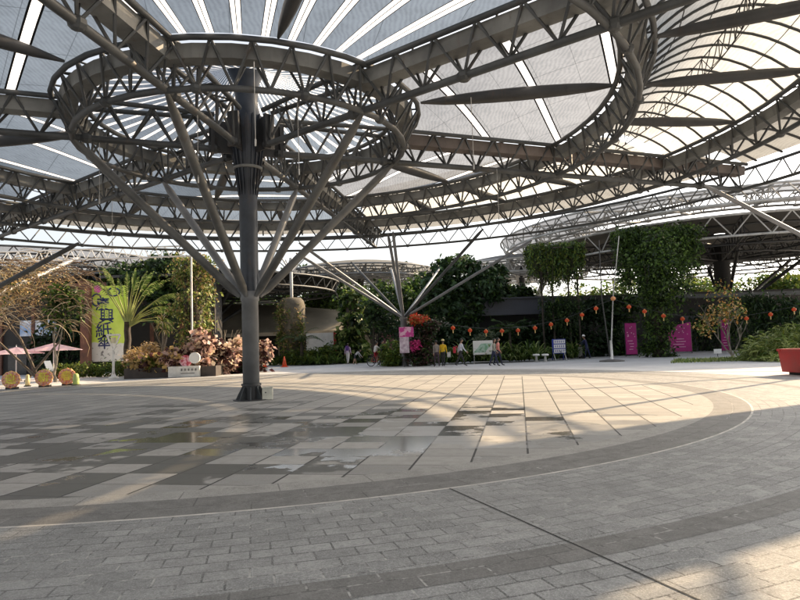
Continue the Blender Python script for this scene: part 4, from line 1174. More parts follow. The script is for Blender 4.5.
tree('young_tree', 'young forked tree with pale bark between the two pink umbrellas', b, 2.6, [blob_px(b, 40, 60, 298, 330, b.y), blob_px(b, 58, 82, 292, 325, b.y), blob_px(b, 48, 78, 285, 305, b.y)], 1100, .26, [G1, G4, G2], tr=.09, limbs=6, barkm=bark_l, sig=.28)
b = at_z(20, 376)
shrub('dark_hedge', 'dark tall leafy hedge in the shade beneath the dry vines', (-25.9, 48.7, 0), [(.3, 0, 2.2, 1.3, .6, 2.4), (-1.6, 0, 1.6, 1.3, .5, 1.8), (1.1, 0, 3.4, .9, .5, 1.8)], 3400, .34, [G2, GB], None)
b = W(100, 372, 41)
shrub('low_hedge', 'low bright green hedge running along the foot of the banner', (b.x, 41, 0), [(x, 0, .45, .75, .5, .5) for x in np.linspace(-2.9, 1.9, 8)], 4200, .16, [G4, G1, G3], cat='hedge', clump=18)

# --- traveller palm
b = W(127, 376, 42); b.z = 0
tpm = thing('traveller_palm', 'tall traveller palm fanning long leaves above a dark trunk beside the banner', 'palm tree', b)
hub = W(127.5, 322, 42)-b
mb = MB(); pts, rad = trunk_mb((0, 0, 0), hub, .24, .2, .04); mb.poly(pts, rad, 10); mb.build('trunk', bark_d, tpm, True)
mbp = MB(); mbl = MB()
for i in range(24):
    a = math.radians(2+122*i/23+rnd.uniform(-4, 4)); d = Vector((math.cos(a), rnd.uniform(-.35, .35), math.sin(a))).normalized()
    Lp = rnd.uniform(1.5, 2.4); Ll = rnd.uniform(1.3, 2.0)
    p0 = hub+Vector((0, 0, -.35)); p1 = hub+d*Lp
    mbp.poly([p0, hub+d*Lp*.5, p1], [.075, .04, .025], 6)
    pts = []; p = p1.copy(); dd = d.copy(); side = Vector((-d.z, rnd.uniform(-.3, .3), d.x)).normalized()
    for k in range(15):
        pts.append(p.copy()); p = p+dd*(Ll/14); dd = (dd+Vector((d.x*.02, rnd.uniform(-.02, .02), -.035-.05*abs(d.x)))).normalized()
    mbp.poly(pts[::2], [.022-.002*j for j in range(len(pts[::2]))], 4)
    for k in range(1, 15):      # torn leaf blades
        w_ = .30*math.sin(PI*(.15+.8*k/14))
        for sg_ in (-1, 1):
            v = (side*sg_*.75+dd*1.1+Vector((0, rnd.uniform(-.25, .25), -.18))).normalized()
            mbl.ribbon([pts[k], pts[k]+v*w_*.6, pts[k]+v*w_+Vector((0, 0, -.05))], [.05, .06, .015], rnd.randrange(3), Vector((0, 1, .3)))
mbp.build('petioles', leaf_mat('pale petiole', (.32, .36, .13), .2), tpm, True); mbl.build('fronds', [G4, G1, VAR], tpm)

# --- foliage behind palm
b = (-18.2, 48.3, 0)
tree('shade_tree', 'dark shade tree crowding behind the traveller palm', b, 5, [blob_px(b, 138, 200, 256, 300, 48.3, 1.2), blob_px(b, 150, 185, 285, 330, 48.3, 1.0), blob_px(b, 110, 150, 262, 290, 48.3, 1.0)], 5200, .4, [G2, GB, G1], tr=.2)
def strands(name, x0, x1, y0, y1, ztop, L0, L1, k, per, size, mats, parent):
    P = []
    for i in range(k):
        x, y = rnd.uniform(x0, x1), rnd.uniform(y0, y1); L = rnd.uniform(L0, L1)*(.55+.45*math.sin(PI*(x-x0)/(x1-x0)))*(.7+.6*rnd.random()); n = max(6, int(per*L)); zt = ztop+rnd.uniform(-.1, .3)
        zz = zt-L*nrg.random(n)**1.15
        P.append(np.stack([x+nrg.normal(size=n)*.07, y+nrg.normal(size=n)*.07, zz], 1))
    P = np.concatenate(P); V, Fq = leaf_quads(P, size, .4, 1.0); V[:, 2] = np.maximum(V[:, 2], .02)
    return np_mesh(name, V, Fq, mats, nrg.integers(0, len(mats), len(Fq)), parent)
# --- leafy yellow column
def ivy_column(name, label, px, x0, x1, ytop, ybot, Y, n, size, mats, extra=(), core=.6, cat='ivy column', vines=0, curtain=None):
    base = W(px, ybot, Y); base.z = 0; zt = W(px, ytop, Y).z; hw = (W(x1, ybot, Y).x-W(x0, ybot, Y).x)/2; cx = (W(x1, ybot, Y).x+W(x0, ybot, Y).x)/2-base.x
    o = thing(name, label, cat, base)
    mb = MB(); mb.lathe([(hw*core, 0), (hw*core, zt-.1)], (cx, 0, 0), 16); mb.build('column', bark_d, o, True)
    bl_ = []
    k = max(4, int(zt/.9))
    for i in range(k):
        z = zt*(i+.5)/k; bl_.append((cx+rnd.uniform(-.12, .12)*hw, -.1, z, hw*rnd.uniform(.85, 1.12), hw*.95, zt/k*.75))
    for e in extra: bl_.append(e(base) if callable(e) else e)
    crown('foliage', bl_, n, size, mats, o, .6, 22, .24, .5)
    if vines:
        mb = MB()
        for i in range(vines):
            b_ = rnd.choice(bl_); p = Vector((b_[0]+rnd.uniform(-1, 1)*b_[3], b_[1]+rnd.uniform(-1, .4)*b_[4], b_[2])); L = rnd.uniform(.6, 2.2)
            mb.poly([p, p+Vector((rnd.uniform(-.1, .1), 0, -L*.5)), p+Vector((rnd.uniform(-.15, .15), 0, -L))], [.012, .01, .006], 3)
        mb.build('hanging_stems', bark_d, o)
    if curtain: strands('curtain', *curtain(base), mats, o)
    return o
ivy_column('creeper_column', 'yellowing creeper column behind the white gantry post', 195, 176, 212, 258, 374, 41, 8000, .18, [G3, G1, PALEG, DRY], [lambda b: blob_px(b, 168, 216, 256, 285, 41, 1.2)], .5, vines=30)
ivy_column('creeper_column', 'glossy broad-leaved creeper column just past the cones and green shrubs', 353, 341, 366, 293, 362.5, 53, 4200, .42, [G1, G4, VAR, G2], [lambda b: blob_px(b, 338, 368, 340, 363, 53, .8)], .5)
ivy_column('creeper_column', 'massive ivy column with spreading mop top before the magenta banners', 660, 647, 673, 234, 357, 43.5, 24000, .19, [G1, G4, G2],
           [lambda b: blob_px(b, 616, 664, 228, 250, 45.5, 1.8), lambda b: blob_px(b, 650, 698, 225, 248, 45.5, 1.8), lambda b: blob_px(b, 617, 638, 234, 290, 45, .9), lambda b: blob_px(b, 632, 648, 240, 276, 45, .9), lambda b: blob_px(b, 680, 697, 232, 276, 45, .9), lambda b: blob_px(b, 637, 683, 240, 292, 43, 1.4), lambda b: blob_px(b, 639, 682, 262, 318, 43, 1.3)], .5, vines=60,
           curtain=lambda b: (W(615, 240, 45).x-b.x, W(698, 240, 45).x-b.x, .6, 2.6, W(655, 230, 45).z, .8, 3.4, 240, 24, .19))
# drum planter column
b = W(293, 366, 54); b.z = 0; s_ = 54/F_PX
dp = thing('drum_planter', 'thick rounded drum planter column with creeper and a small mast on top', 'planter', b)
z1 = W(293, 298, 54).z; zr = W(293, 340, 54).z
mb = MB(); mb.lathe([(.85, 0), (.85, zr*.6), (.92, zr), (1.12, (zr+z1)/2), (1.15, z1-.7), (1.02, z1-.25), (.8, z1)], n=28); mb.build('drum', mat('mossy drum', (.10, .085, .06), .9, 0, .45, 1.2), dp, True)
zz = W(291, 258, 54).z
mb = MB(); mb.tube((0, 0, z1-.1), (0, 0, zz), .14, n=8)
for k in range(6):
    a = 60*k; mb.tube(pol(.1, a, zz-1.2), pol(1.3, a, zz), .06, n=6)
mb.build('mast', steel_l, dp)
crown('creeper', [(-.5, -.7, z1*.75, .8, .5, 1.2), (.6, -.7, zr*1.2, .7, .5, 1.3), (-.6, -.6, zr*.9, .7, .6, 1.2), (0, -.8, z1*.6, 1.1, .4, 1.6)], 3600, .2, [G3, G1, DRY], dp)
# shrubs near the cones
b = W(318, 366, 52.5); b.z = 0
shrub('green_shrub', 'broad bright green shrub bank between the cones and the creeper column', b, [blob_px(b, 286, 312, 350, 366, 52, .9), blob_px(b, 305, 338, 348, 366, 52, 1.0), blob_px(b, 316, 341, 344, 364, 53, .9), blob_px(b, 268, 292, 356, 366, 53, .7)], 5600, .30, [G4, G1, G3], asp=.3)
b = W(302, 362, 51.5); b.z = 0
fp = thing('feather_palm', 'feather palm arching over the bright green shrub bank', 'palm tree', b)
mb = MB(); mb.tube((0, 0, 0), (0, 0, 1.9), .16, .12, 10); mb.build('trunk', bark_d, fp, True)
mb = MB()
for i in range(13): frond_mb(mb, (0, 0, 1.9), 2*PI*i/13+rnd.uniform(-.2, .2), rnd.uniform(.5, 1.25), rnd.uniform(1.6, 2.3), .5, 1.5, 18, 2)
mb.build('fronds', [G1, GB], fp)
b = W(324, 366, 50.5); b.z = 0
fb = thing('fern_bank', 'arching yellow-green fern clump at the foot of the creeper column', 'fern', b)
mb = MB()
for i in range(9): blades_mb(mb, (rnd.uniform(-1.6, 1.2), rnd.uniform(-.4, .4), .05), 26, 1.3, .09, 1.4, (.5, 1.4), nm=3)
mb.build('fronds', [G3, G4, G1], fb)

# --- pinkish shrubs & plumes around the planter
def pshrub(px0, px1, py0, py1, Y, mats, label, n=2000, size=.30):
    b = W((px0+px1)/2, py1, Y); b.z = .3 if Y < 38.3 else 0
    bb_ = []
    for i in range(5):
        fx = rnd.uniform(.2, .8); fy = rnd.uniform(.25, .8); w_ = (px1-px0)*.34; h_ = (py1-py0)*.34
        bb_.append(blob_px(b, px0+(px1-px0)*fx-w_, px0+(px1-px0)*fx+w_, py0+(py1-py0)*fy-h_, min(py1+2, py0+(py1-py0)*fy+h_), Y, .55))
    return shrub('pink_shrub', label, b, bb_, n, size, mats, 'pinkish shrubs in and past the planter', .7, 20, .18)
pshrub(178, 213, 334, 366, 37.3, [PK, PUR, PK, CREAM], 'rounded pink and maroon shrub rising behind the white disc lamp')
pshrub(162, 184, 350, 372, 37.0, [PK, PUR, TAN], 'small pink-brown shrub at the back of the long stone sign', 1500)
pshrub(210, 236, 338, 374, 38.5, [PK, PUR, CREAM, PUR], 'tall maroon shrub between the planter bed and main column')
pshrub(226, 250, 335, 362, 40, [CREAM, PK, CREAM], 'cream topped shrub showing just behind the main column')
pshrub(252, 268, 338, 362, 41, [PK, PUR, CREAM], 'sparse pink shrub past the main column by the smaller cone', 1200)
pshrub(214, 262, 356, 374, 39.5, [PUR, G2, PUR], 'low maroon and green ground shrub around the column foot line', 1800)
pshrub(128, 168, 355, 373, 37.2, [TAN, G3, PUR, DRY], 'low tan and green planting at the dark end of the planter bed', 2000)
for px, Y, H, n_, lb in ((146, 40.5, 1.9, 70, 'widest tan grass plume clump behind the red bench'), (137, 41, 1.5, 40, 'shorter tan grass plume clump beside the palm trunk'), (168, 40.5, 1.6, 44, 'tan grass plume clump next to the pink shrubs')):
    b = W(px, 372, Y); b.z = 0; o = thing('plume_grass', lb, 'grass clump', b, 0, 'tan plume grasses')
    mb = MB()
    for i in range(5): blades_mb(mb, (rnd.uniform(-.5, .5), rnd.uniform(-.3, .3), .05), n_//3, H*1.25, .05, 1.3, (.9, 1.5), nm=3)
    mb.build('blades', [TAN, DRY, CREAM], o)
    crown('plumes', [(rnd.uniform(-.6, .6), 0, H*rnd.uniform(.7, 1.0), .4, .3, .35) for _ in range(5)], 1300, .16, [TAN, CREAM, DRY], o, .3, 16, .25)
b = W(163, 372, 40.2); b.z = 0; hb = W(163, 322, 40.2).z
o = thing('dracaena', 'tall thin tan dracaena with a spiky tuft rising above the plumes', 'plant', b)
mb = MB(); mb.tube((0, 0, 0), (0, 0, hb), .06, .04, 8); mb.build('stem', bark_l, o)
mb = MB(); blades_mb(mb, (0, 0, hb), 46, .95, .06, 1.5, (-.3, 1.5), nm=3); blades_mb(mb, (0, 0, hb-.5), 24, .8, .05, 1.8, (-.6, .9), nm=3); mb.build('leaves', [TAN, CREAM, G3], o)
# bare branchy shrub
b = W(224, 365, 42); b.z = 0; o = thing('bare_shrub', 'bare pale branched shrub sticking up past the maroon shrub', 'shrub', b)
mb = MB()
for i in range(9):
    az = rnd.uniform(0, 2*PI); p = Vector((0, 0, .6)); pts = [p.copy()]
    for k in range(4): p = p+Vector((math.cos(az)*.3, .1*math.sin(az), .55)); az += rnd.uniform(-.7, .7); pts.append(p.copy())
    mb.poly([(0, 0, 0)]+pts, [.05, .045, .035, .025, .018, .01], 5)
mb.build('branches', bark_l, o)

# --- behind and around the second column
b = (-2.2, 50.5, 0)
tree('small_tree', 'slender dark-leaved tree with spreading bare limbs before the poster wall', b, 3.6, [blob_px(b, 362, 400, 292, 322, 50.5, 1.1), blob_px(b, 372, 408, 315, 340, 50.5, 1.0)], 2400, .30, [G1, G2, GB], tr=.12, limbs=10, barkm=bark_d, sig=.3)
b = W(392, 367, 43.5); b.z = 0
shrub('green_shrub', 'rounded yellow-green bush just before the pink column poster', b, [blob_px(b, 380, 402, 342, 368, 43.5, .7), blob_px(b, 384, 404, 350, 368, 42.6, .6)], 2200, .24, [G4, G1, G3])
# topiary
b = W(421, 367, 42.0); b.z = 0
tpy = shrub('flower_topiary', 'dusky flower topiary mound with red crown wrapped round the strut column', b,
            [blob_px(b, 404, 432, 330, 368, 42.0, .9), blob_px(b, 410, 436, 345, 368, 41.6, .8), blob_px(b, 412, 434, 320, 342, 42, .8), blob_px(b, 426, 437, 318, 334, 41.8, .4)], 4600, .21, [DPUR, G2, PUR, G1], cat='topiary')
crown('red_flowers', [blob_px(b, 408, 428, 314, 324, 41.7, .5)], 500, .2, [REDL, ORG], tpy)
crown('magenta_flowers', [blob_px(b, 410, 419, 340, 350, 41.0, .3)], 300, .18, [MAG], tpy)
p = W(406.5, 338, 41.2)
po = thing('column_poster', 'magenta and pale lilac poster wrapped on the topiary column', 'poster', (p.x, 41.0, 0))
z0, z1, zm = W(406, 353, 41).z, W(406, 327, 41).z, W(406, 337, 41).z
mb = MB(); mb.box((-.15, 0, (z0+zm)/2), (.62, .06, zm-z0)); mb.build('lower_panel', mat('lilac print', (.56, .34, .52), .6, 0, .45, 3, (.78, .70, .76)), po)
mb = MB(); mb.box((.0, 0, (zm+z1)/2), (.95, .07, z1-zm)); t = NT('pink flower print'); cc = t.mixc(t.ramp(t.noise(t.coord('Object'), 3.5, 4), .46, .58), (.52, .04, .26), (.72, .42, .56)); mb.build('upper_panel', t.done(t.bsdf(cc, .6)), po)
mb = MB(); mb.tube((-.2, .06, 0), (-.2, .06, z1), .03, n=6); mb.build('stake', steel_d, po)

# --- big dark tree
b = (4.6, 52, 0)
tree('broad_tree', 'big round-headed dark green tree behind the map board', b, 5.2,
     [blob_px(b, 425, 462, 268, 305, 52, 1.8), blob_px(b, 440, 482, 255, 290, 52.5, 1.9), blob_px(b, 462, 508, 270, 305, 52, 1.8), blob_px(b, 418, 450, 290, 318, 51.5, 1.5), blob_px(b, 448, 482, 290, 326, 51.5, 1.5), blob_px(b, 478, 512, 282, 300, 53, 1.2), blob_px(b, 432, 446, 258, 274, 52, .8), blob_px(b, 486, 504, 262, 276, 52, .7)],
     9500, .42, [G2, GB, G1, leaf_mat('highlight blue green leaf', (.06, .115, .06))], tr=.32, limbs=12, clump=36, sig=.16, barkm=bark_d)  # paler leaves mixed in as painted highlights on the crown
b = (12.2, 55, 0)
tree('mid_tree', 'smaller dark tree between the round-headed tree and the hanging garden', b, 3.8, [blob_px(b, 505, 535, 292, 318, 55, 1.3), blob_px(b, 515, 532, 284, 304, 55, 1.0)], 2000, .36, [G1, G2], tr=.12)
# --- shade wall of shrubs under the lanterns
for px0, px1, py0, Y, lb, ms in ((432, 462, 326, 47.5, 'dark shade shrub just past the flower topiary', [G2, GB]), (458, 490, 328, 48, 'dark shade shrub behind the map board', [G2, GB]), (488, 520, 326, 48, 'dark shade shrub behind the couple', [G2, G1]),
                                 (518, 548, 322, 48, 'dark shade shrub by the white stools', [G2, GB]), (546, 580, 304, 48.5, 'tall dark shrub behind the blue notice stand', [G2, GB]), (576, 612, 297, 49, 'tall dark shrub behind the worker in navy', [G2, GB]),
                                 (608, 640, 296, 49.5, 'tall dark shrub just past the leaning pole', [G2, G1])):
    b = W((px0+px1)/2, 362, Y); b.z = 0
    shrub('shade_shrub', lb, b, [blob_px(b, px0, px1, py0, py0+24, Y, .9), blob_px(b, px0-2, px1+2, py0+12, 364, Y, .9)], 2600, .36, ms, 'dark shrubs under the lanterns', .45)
SL = [(448, 43.5, 'just past the topiary'), (462, 43.2, 'behind the man in white'), (478, 43.6, 'under the map board'), (492, 43.2, 'before the couple'), (505, 43.4, 'next past the couple'), (519, 43.6, 'below the fan palm'), (532, 43.6, 'by the first white stool'), (549, 44.6, 'against the blue notice stand'), (572, 46, 'past the blue notice stand')]
for px, Y, lb in SL:
    b = W(px, 362, Y); b.z = 0; o = thing('strap_leaf_plant', 'clump of arching strap leaves '+lb, 'plant', b, 0, 'strap-leaved plants along the path')
    mb = MB()
    for i in range(6): blades_mb(mb, (rnd.uniform(-.55, .55), rnd.uniform(-.4, .3), .05), 20, rnd.uniform(1.4, 2.2), .11, 1.5, (.6, 1.5), nm=4)
    mb.build('leaves', [G4, VAR, G4, G1], o)
b = W(511, 360, 46); b.z = 0; zh = W(511, 332, 46).z
o = thing('fan_palm', 'dark fan palm spreading above the strap-leaved plants under the slate beam', 'palm tree', b)
mb = MB(); mb.tube((0, 0, 0), (0, 0, zh), .1, .09, 8); mb.build('trunk', bark_d, o)
mb = MB()
for i in range(15): frond_mb(mb, (0, 0, zh), 2*PI*i/15, rnd.uniform(.2, 1.2), rnd.uniform(1.3, 1.9), .42, 1.2, 16, 2)
mb.build('fronds', [G1, GB], o)
b = W(481, 345, 45); b.z = 0
shrub('grey_shrub', 'pale grey-green feathery shrub peeping over the map board', b, [blob_px(b, 476, 496, 330, 348, 45, .6), blob_px(b, 478, 494, 344, 362, 45, .6)], 1300, .26, [leaf_mat('grey green leaf', (.16, .20, .13)), GB], asp=.25)

# --- hanging garden on a frame
hp = W(555, 262, 47); hx = hp.x
hg = thing('hanging_garden', 'hanging garden of trailing creepers on tall thin posts above the blue notice stand', 'planter', (hx, 47, 0))
zt_ = W(555, 246, 47).z; xl, xr = W(526, 246, 47).x-hx, W(582, 246, 47).x-hx
mb = MB(); mb.poly([(abs(xl)*.7*math.cos(a), abs(xl)*.6*math.sin(a), zt_-.3) for a in np.linspace(0, 2*PI, 25)[:-1]], .05, 6, closed=True)
for k in range(4): mb.tube(pol(abs(xl)*.68, 45*k, zt_-.3), pol(abs(xl)*.68, 45*k+180, zt_-.3), .04, n=5)
mb.build('ring_frame', bark_d, hg)
mb = MB()
for x in (-1.1, -.3, .9, 1.6): mb.tube((x, 0, 0), (x, 0, zt_), .07, n=8)
mb.build('posts', bark_d, hg)
strands('foliage', xl, xr, -1.3, 1.3, zt_, .9, 3.6, 260, 26, .2, [G3, G1, G4, G2], hg)
strands('lower_foliage', -1.3, 1.8, -.5, .6, W(555, 300, 47).z, 1.2, 3.2, 60, 24, .2, [G2, G1, G2], hg)
mb = MB()
for i in range(90):
    p = Vector((rnd.uniform(xl, xr), rnd.uniform(-1.2, 1.2), zt_-rnd.uniform(0, 1.2))); L = rnd.uniform(1.2, 3.4)
    mb.poly([p, p+Vector((rnd.uniform(-.1, .1), 0, -L*.5)), p+Vector((rnd.uniform(-.15, .15), 0, -L))], [.014, .011, .006], 3)
mb.build('trailing_stems', bark_d, hg)

# --- right side: mound, young tree, hanging dark foliage
b = W(775, 362, 34); b.z = 0
shrub('grass_mound', 'pale green feathery grass mound sloping up behind the red planter', b,
      [blob_px(b, 748, 790, 338, 366, 34, 1.6), blob_px(b, 772, 815, 326, 366, 34.5, 1.8), blob_px(b, 745, 768, 346, 364, 33.5, 1.0), blob_px(b, 795, 850, 320, 366, 34.5, 2.0), blob_px(b, 760, 800, 350, 368, 32.5, 1.2)], 9500, .34, [PALEG, G4, PALEG, G3], asp=.18, clump=40, cat='grass mound', stem=False)
for px0, px1, py0, py1, Y, lb in ((742, 775, 292, 330, 47, 'dark trailing shrub hanging above the grass mound'), (768, 806, 292, 326, 46, 'dark trailing shrub beyond the last lanterns'), (692, 742, 300, 340, 53.5, 'dark low shrub beside the charcoal door')):
    b = W((px0+px1)/2, py1, Y); b.z = 0
    shrub('trailing_shrub', lb, b, [blob_px(b, px0, px1, py0, py1, Y, 1.0), blob_px(b, px0, px1, (py0+py1)/2, 358, Y, .9)], 2600, .34, [G2, GB, G1], 'dark shrubs past the ivy column', .3, droop=.8)
b = W(733, 358, 38); b.z = 0
yt = thing('sapling', 'young open tree with sparse orange-brown leaves on the lawn strip', 'tree', b)
mb = MB()
def br(p, d, L, r, depth):
    q = p+d*L; m_ = p.lerp(q, .5)+Vector((rnd.uniform(-.05, .05), rnd.uniform(-.05, .05), .03)); mb.poly([p, m_, q], [r, r*.8, r*.6], 6)
    if depth == 0: tips.append(q); return
    for k in range(3 if depth > 1 else 2):
        dd = (d+Vector((rnd.uniform(-.8, .8), rnd.uniform(-.6, .6), rnd.uniform(-.1, .5)))).normalized(); br(q, dd, L*rnd.uniform(.62, .85), r*.58, depth-1)
tips = []
br(Vector((0, 0, 0)), Vector((-.22, 0, 1)).normalized(), 1.2, .07, 3)
br(Vector((0, 0, .1)), Vector((-.55, .1, .8)).normalized(), 1.3, .05, 3)
br(Vector((0, 0, .1)), Vector((.5, .1, .9)).normalized(), 1.1, .045, 2)
mb.build('trunk', bark_l, yt, True)
crown('leaves', [blob_px(b, 708, 738, 284, 312, 38, .7), blob_px(b, 700, 728, 306, 330, 38, .7), blob_px(b, 722, 745, 300, 322, 38, .6), blob_px(b, 696, 716, 318, 336, 38, .5)], 950, .16, [ORG, TAN, G3, G4], yt, .6, 26, .26)
# grass verge
n_ = 5200; P = np.stack([nrg.uniform(11.5, 24, n_), nrg.uniform(33.5, 37.5, n_), np.zeros(n_)], 1)
P = P[(P[:, 1] > 33.2+.09*(24-P[:, 0])) & (P[:, 0] > 14.2+.5*(P[:, 1]-33.5))]
d = np.stack([nrg.normal(size=len(P))*.05, nrg.normal(size=len(P))*.05, .08+.12*nrg.random(len(P))], 1); a = nrg.normal(size=(len(P), 3))*.02; a[:, 2] = 0
V = np.stack([P-a, P+a, P+d], 1).reshape(-1, 3); o = np_mesh('lawn_grass', V, np.arange(len(V)).reshape(-1, 3), [G4, PALEG], nrg.integers(0, 2, len(P)))
tag(o, 'short green grass verge around the sapling', 'grass', kind='stuff')

# ================================================================== PEOPLE
skin_m = mat('skin', (.42, .25, .17), .55, 0, .06, 3); hair_m = mat('black hair', (.015, .012, .01), .5, 0, .2, 8)
cloth_c = {}
def clothm(n, c): return mat('cloth '+n, c, .85, 0, .18, 6)
shoe_m = mat('dark shoes', (.03, .03, .032), .6)

def person(label, loc, rz, top, bottom, h=1.68, lean=0.0, stride=.25, arm=(.2, -.2), elbow=.25, shorts=False, hat=None, knees=(0.05, .05), legs=None, hair=True, sleeve=True, arms_fwd=None, hips_z=None, group=None, long_hair=False):
    """continuous skinned body facing -Y (rz = 0 faces the camera)"""
    s = h/1.70
    J = {}; E = []
    hz = .90 if hips_z is None else hips_z
    cl, sl_ = math.cos(lean), math.sin(lean)
    def up_(z, y=0, x=0): return Vector((x, y-sl_*z, hz+cl*z))
    J['pel'] = (Vector((0, 0, hz)), .135); J['wai'] = (up_(.17), .125); J['che'] = (up_(.38), .15); J['nkb'] = (up_(.53), .075); J['nk'] = (up_(.60), .055)
    E += [('pel', 'wai'), ('wai', 'che'), ('che', 'nkb'), ('nkb', 'nk')]
    for i, sd in enumerate((-1, 1)):
        sh = up_(.49, 0, sd*.175)
        J['sh%d' % i] = (sh, .062)
        if arms_fwd is not None: th = arms_fwd[i]
        else: th = arm[i]
        dn = Vector((sd*.10, -math.sin(th), -math.cos(th))).normalized()
        el = sh+dn*.29; th2 = th+elbow
        dn2 = Vector((sd*.02, -math.sin(th2), -math.cos(th2))).normalized(); wr = el+dn2*.25
        J['el%d' % i] = (el, .045); J['wr%d' % i] = (wr, .030); J['ha%d' % i] = (wr+dn2*.07, .036)
        E += [('che', 'sh%d' % i), ('sh%d' % i, 'el%d' % i), ('el%d' % i, 'wr%d' % i), ('wr%d' % i, 'ha%d' % i)]
        hp_ = Vector((sd*.09, 0, hz-.03))
        if legs: a_, k_ = legs[i]
        else: a_ = stride*sd; k_ = knees[i]+(.35*stride if sd < 0 else 0.1*stride)
        d1 = Vector((sd*.02, -math.sin(a_), -math.cos(a_))); kn = hp_+d1*.42
        d2 = Vector((0, math.sin(k_-a_), -math.cos(k_-a_))); an = kn+d2*.40
        J['hi%d' % i] = (hp_, .092); J['kn%d' % i] = (kn, .062); J['an%d' % i] = (an, .042); J['to%d' % i] = (an+Vector((sd*.02, -.15, -.045)), .036); 
        E += [('pel', 'hi%d' % i), ('hi%d' % i, 'kn%d' % i), ('kn%d' % i, 'an%d' % i), ('an%d' % i, 'to%d' % i)]
    names = list(J); me = bpy.data.meshes.new('tmp'); me.from_pydata([J[k][0] for k in names], [(names.index(a), names.index(b)) for a, b in E], [])
    ob = bpy.data.objects.new('tmp', me); COL.objects.link(ob)
    md = ob.modifiers.new('skin', 'SKIN'); 
    for i, k in enumerate(names):
        me.skin_vertices[0].data[i].radius = (J[k][1], J[k][1]*(.82 if k in ('pel', 'wai', 'che') else 1))
    me.skin_vertices[0].data[0].use_root = True
    ss = ob.modifiers.new('sub', 'SUBSURF'); ss.levels = 1; ss.render_levels = 1
    bm_ = bpy.data.meshes.new_from_object(ob.evaluated_get(bpy.context.evaluated_depsgraph_get()))
    vs = [v.co.copy() for v in bm_.vertices]; fs = [tuple(p.vertices) for p in bm_.polygons]
    bpy.data.objects.remove(ob); bpy.data.meshes.remove(me); bpy.data.meshes.remove(bm_)
    segs = [(J[a][0], J[b][0], a, b) for a, b in E]
    def cls(c):
        best = None
        for p, q, a, b in segs:
            d = q-p; t_ = max(0, min(1, (c-p).dot(d)/d.length_squared)); dist = (c-(p+d*t_)).length
            if best is None or dist < best[0]: best = (dist, a, b, t_)
        _, a, b, t_ = best
        if b[:2] == 'to': return 3
        if b[:2] in ('hi',): return 2
        if b[:2] == 'kn': return 2 if not shorts or t_ < .75 else 0
        if b[:2] == 'an': return 0 if shorts else 2
        if b[:2] == 'ha': return 0
        if b[:2] == 'wr': return 1 if sleeve else 0
        if b[:2] == 'el': return 1
        if b == 'nk': return 0
        if (a, b) == ('pel', 'wai'): return 2 if t_ < .35 else 1
        return 1
    mb = MB(); mb.v = [tuple(v) for v in vs]
    for f in fs:
        c = sum((vs[i] for i in f), Vector())/len(f); mb.f.append(f); mb.m.append(cls(c))
    # head with face
    hd = up_(.72, -.012); Mr = Matrix.Rotation(lean*.5, 3, 'X')
    mb.ell(hd, (.076, .094, .112), 14, 10, 0, Mr)
    mb.ell(hd+Vector((0, -.096, -.012)), (.014, .022, .022), 8, 6, 0)
    for sd in (-1, 1):
        mb.ell(hd+Vector((sd*.076, .005, -.005)), (.010, .022, .032), 8, 5, 0)
        mb.ell(hd+Vector((sd*.030, -.083, .012)), (.011, .008, .007), 8, 5, 3)
    mb.box(hd+Vector((0, -.086, -.052)), (.036, .010, .007), 0, 3)
    # fingers
    for i, sd in enumerate((-1, 1)):
        h0 = J['ha%d' % i][0]; dn = (h0-J['wr%d' % i][0]).normalized(); ac = Vector((0, 1, 0)); ac = (ac-dn*ac.dot(dn)).normalized(); inn = ac.cross(dn)*sd
        for k, (o_, L) in enumerate(((-.028, .062), (-.010, .072), (.009, .068), (.026, .054))):
            p = h0+ac*o_+dn*.015; mb.poly([p, p+dn*L*.55, p+dn*L*.9-inn*L*.35], [.010, .009, .007], 6, 0)
        p = h0-ac*.03-dn*.02; mb.poly([p, p-ac*.03+dn*.02, p-ac*.035+dn*.05], [.011, .010, .008], 6, 0)
    mb.v = [(x*s, y*s, z*s) for x, y, z in mb.v]
    zmin = min(v[2] for v in mb.v); mb.v = [(x, y, z-zmin) for x, y, z in mb.v]
    o = mb.build('person', [skin_m, top, bottom, shoe_m], None, True)
    o.location = loc; o.rotation_euler = (0, 0, rz); tag(o, label, 'person', group)
    hs = (hd*s)-Vector((0, 0, zmin))
    m2 = MB()
    if hair:
        m2.ell(hs+Vector((0, .014, .022))*s, (.086*s, .100*s, .108*s), 14, 9)
        if long_hair: m2.ell(hs+Vector((0, .055, -.09))*s, (.075*s, .05*s, .15*s), 12, 8)
        m2.v = [(x, max(y, hs.y-.062*s) if z < hs.z+.06*s else y, z) for x, y, z in m2.v]
        m2.build('hair', hair_m, o, True)
    if hat:
        m2 = MB(); m2.lathe([(.150*s, 0), (.105*s, .012), (.098*s, .06*s), (.07*s, .115*s), (.0, .125*s)], hs+Vector((0, 0, .055*s)), 18); m2.build('hat', hat, o, True)
    return o, hs, s
def bag(name, label, loc, rz, size, m_, cat):
    o = thing(name, label, cat, loc, rz)
    mb = MB(); sx, sy, sz = size
    mb.ell((0, 0, 0), (sx/2, sy/2, sz/2), 12, 8)
    mb.v = [(max(-sx*.42, min(sx*.42, x*1.25)), max(-sy*.42, min(sy*.42, y*1.25)), max(-sz*.44, min(sz*.44, z*1.2))) for x, y, z in mb.v]
    mb.build('bag_body', m_, o, True)
    for s_ in (-1, 1):
        mb = MB(); mb.poly([(s_*sx*.25, -sy*.3, sz*.35), (s_*sx*.27, -sy*.75, sz*.55), (s_*sx*.27, -sy*.9, sz*.2)], .014, 5); mb.build('strap', m_, o)
    return o

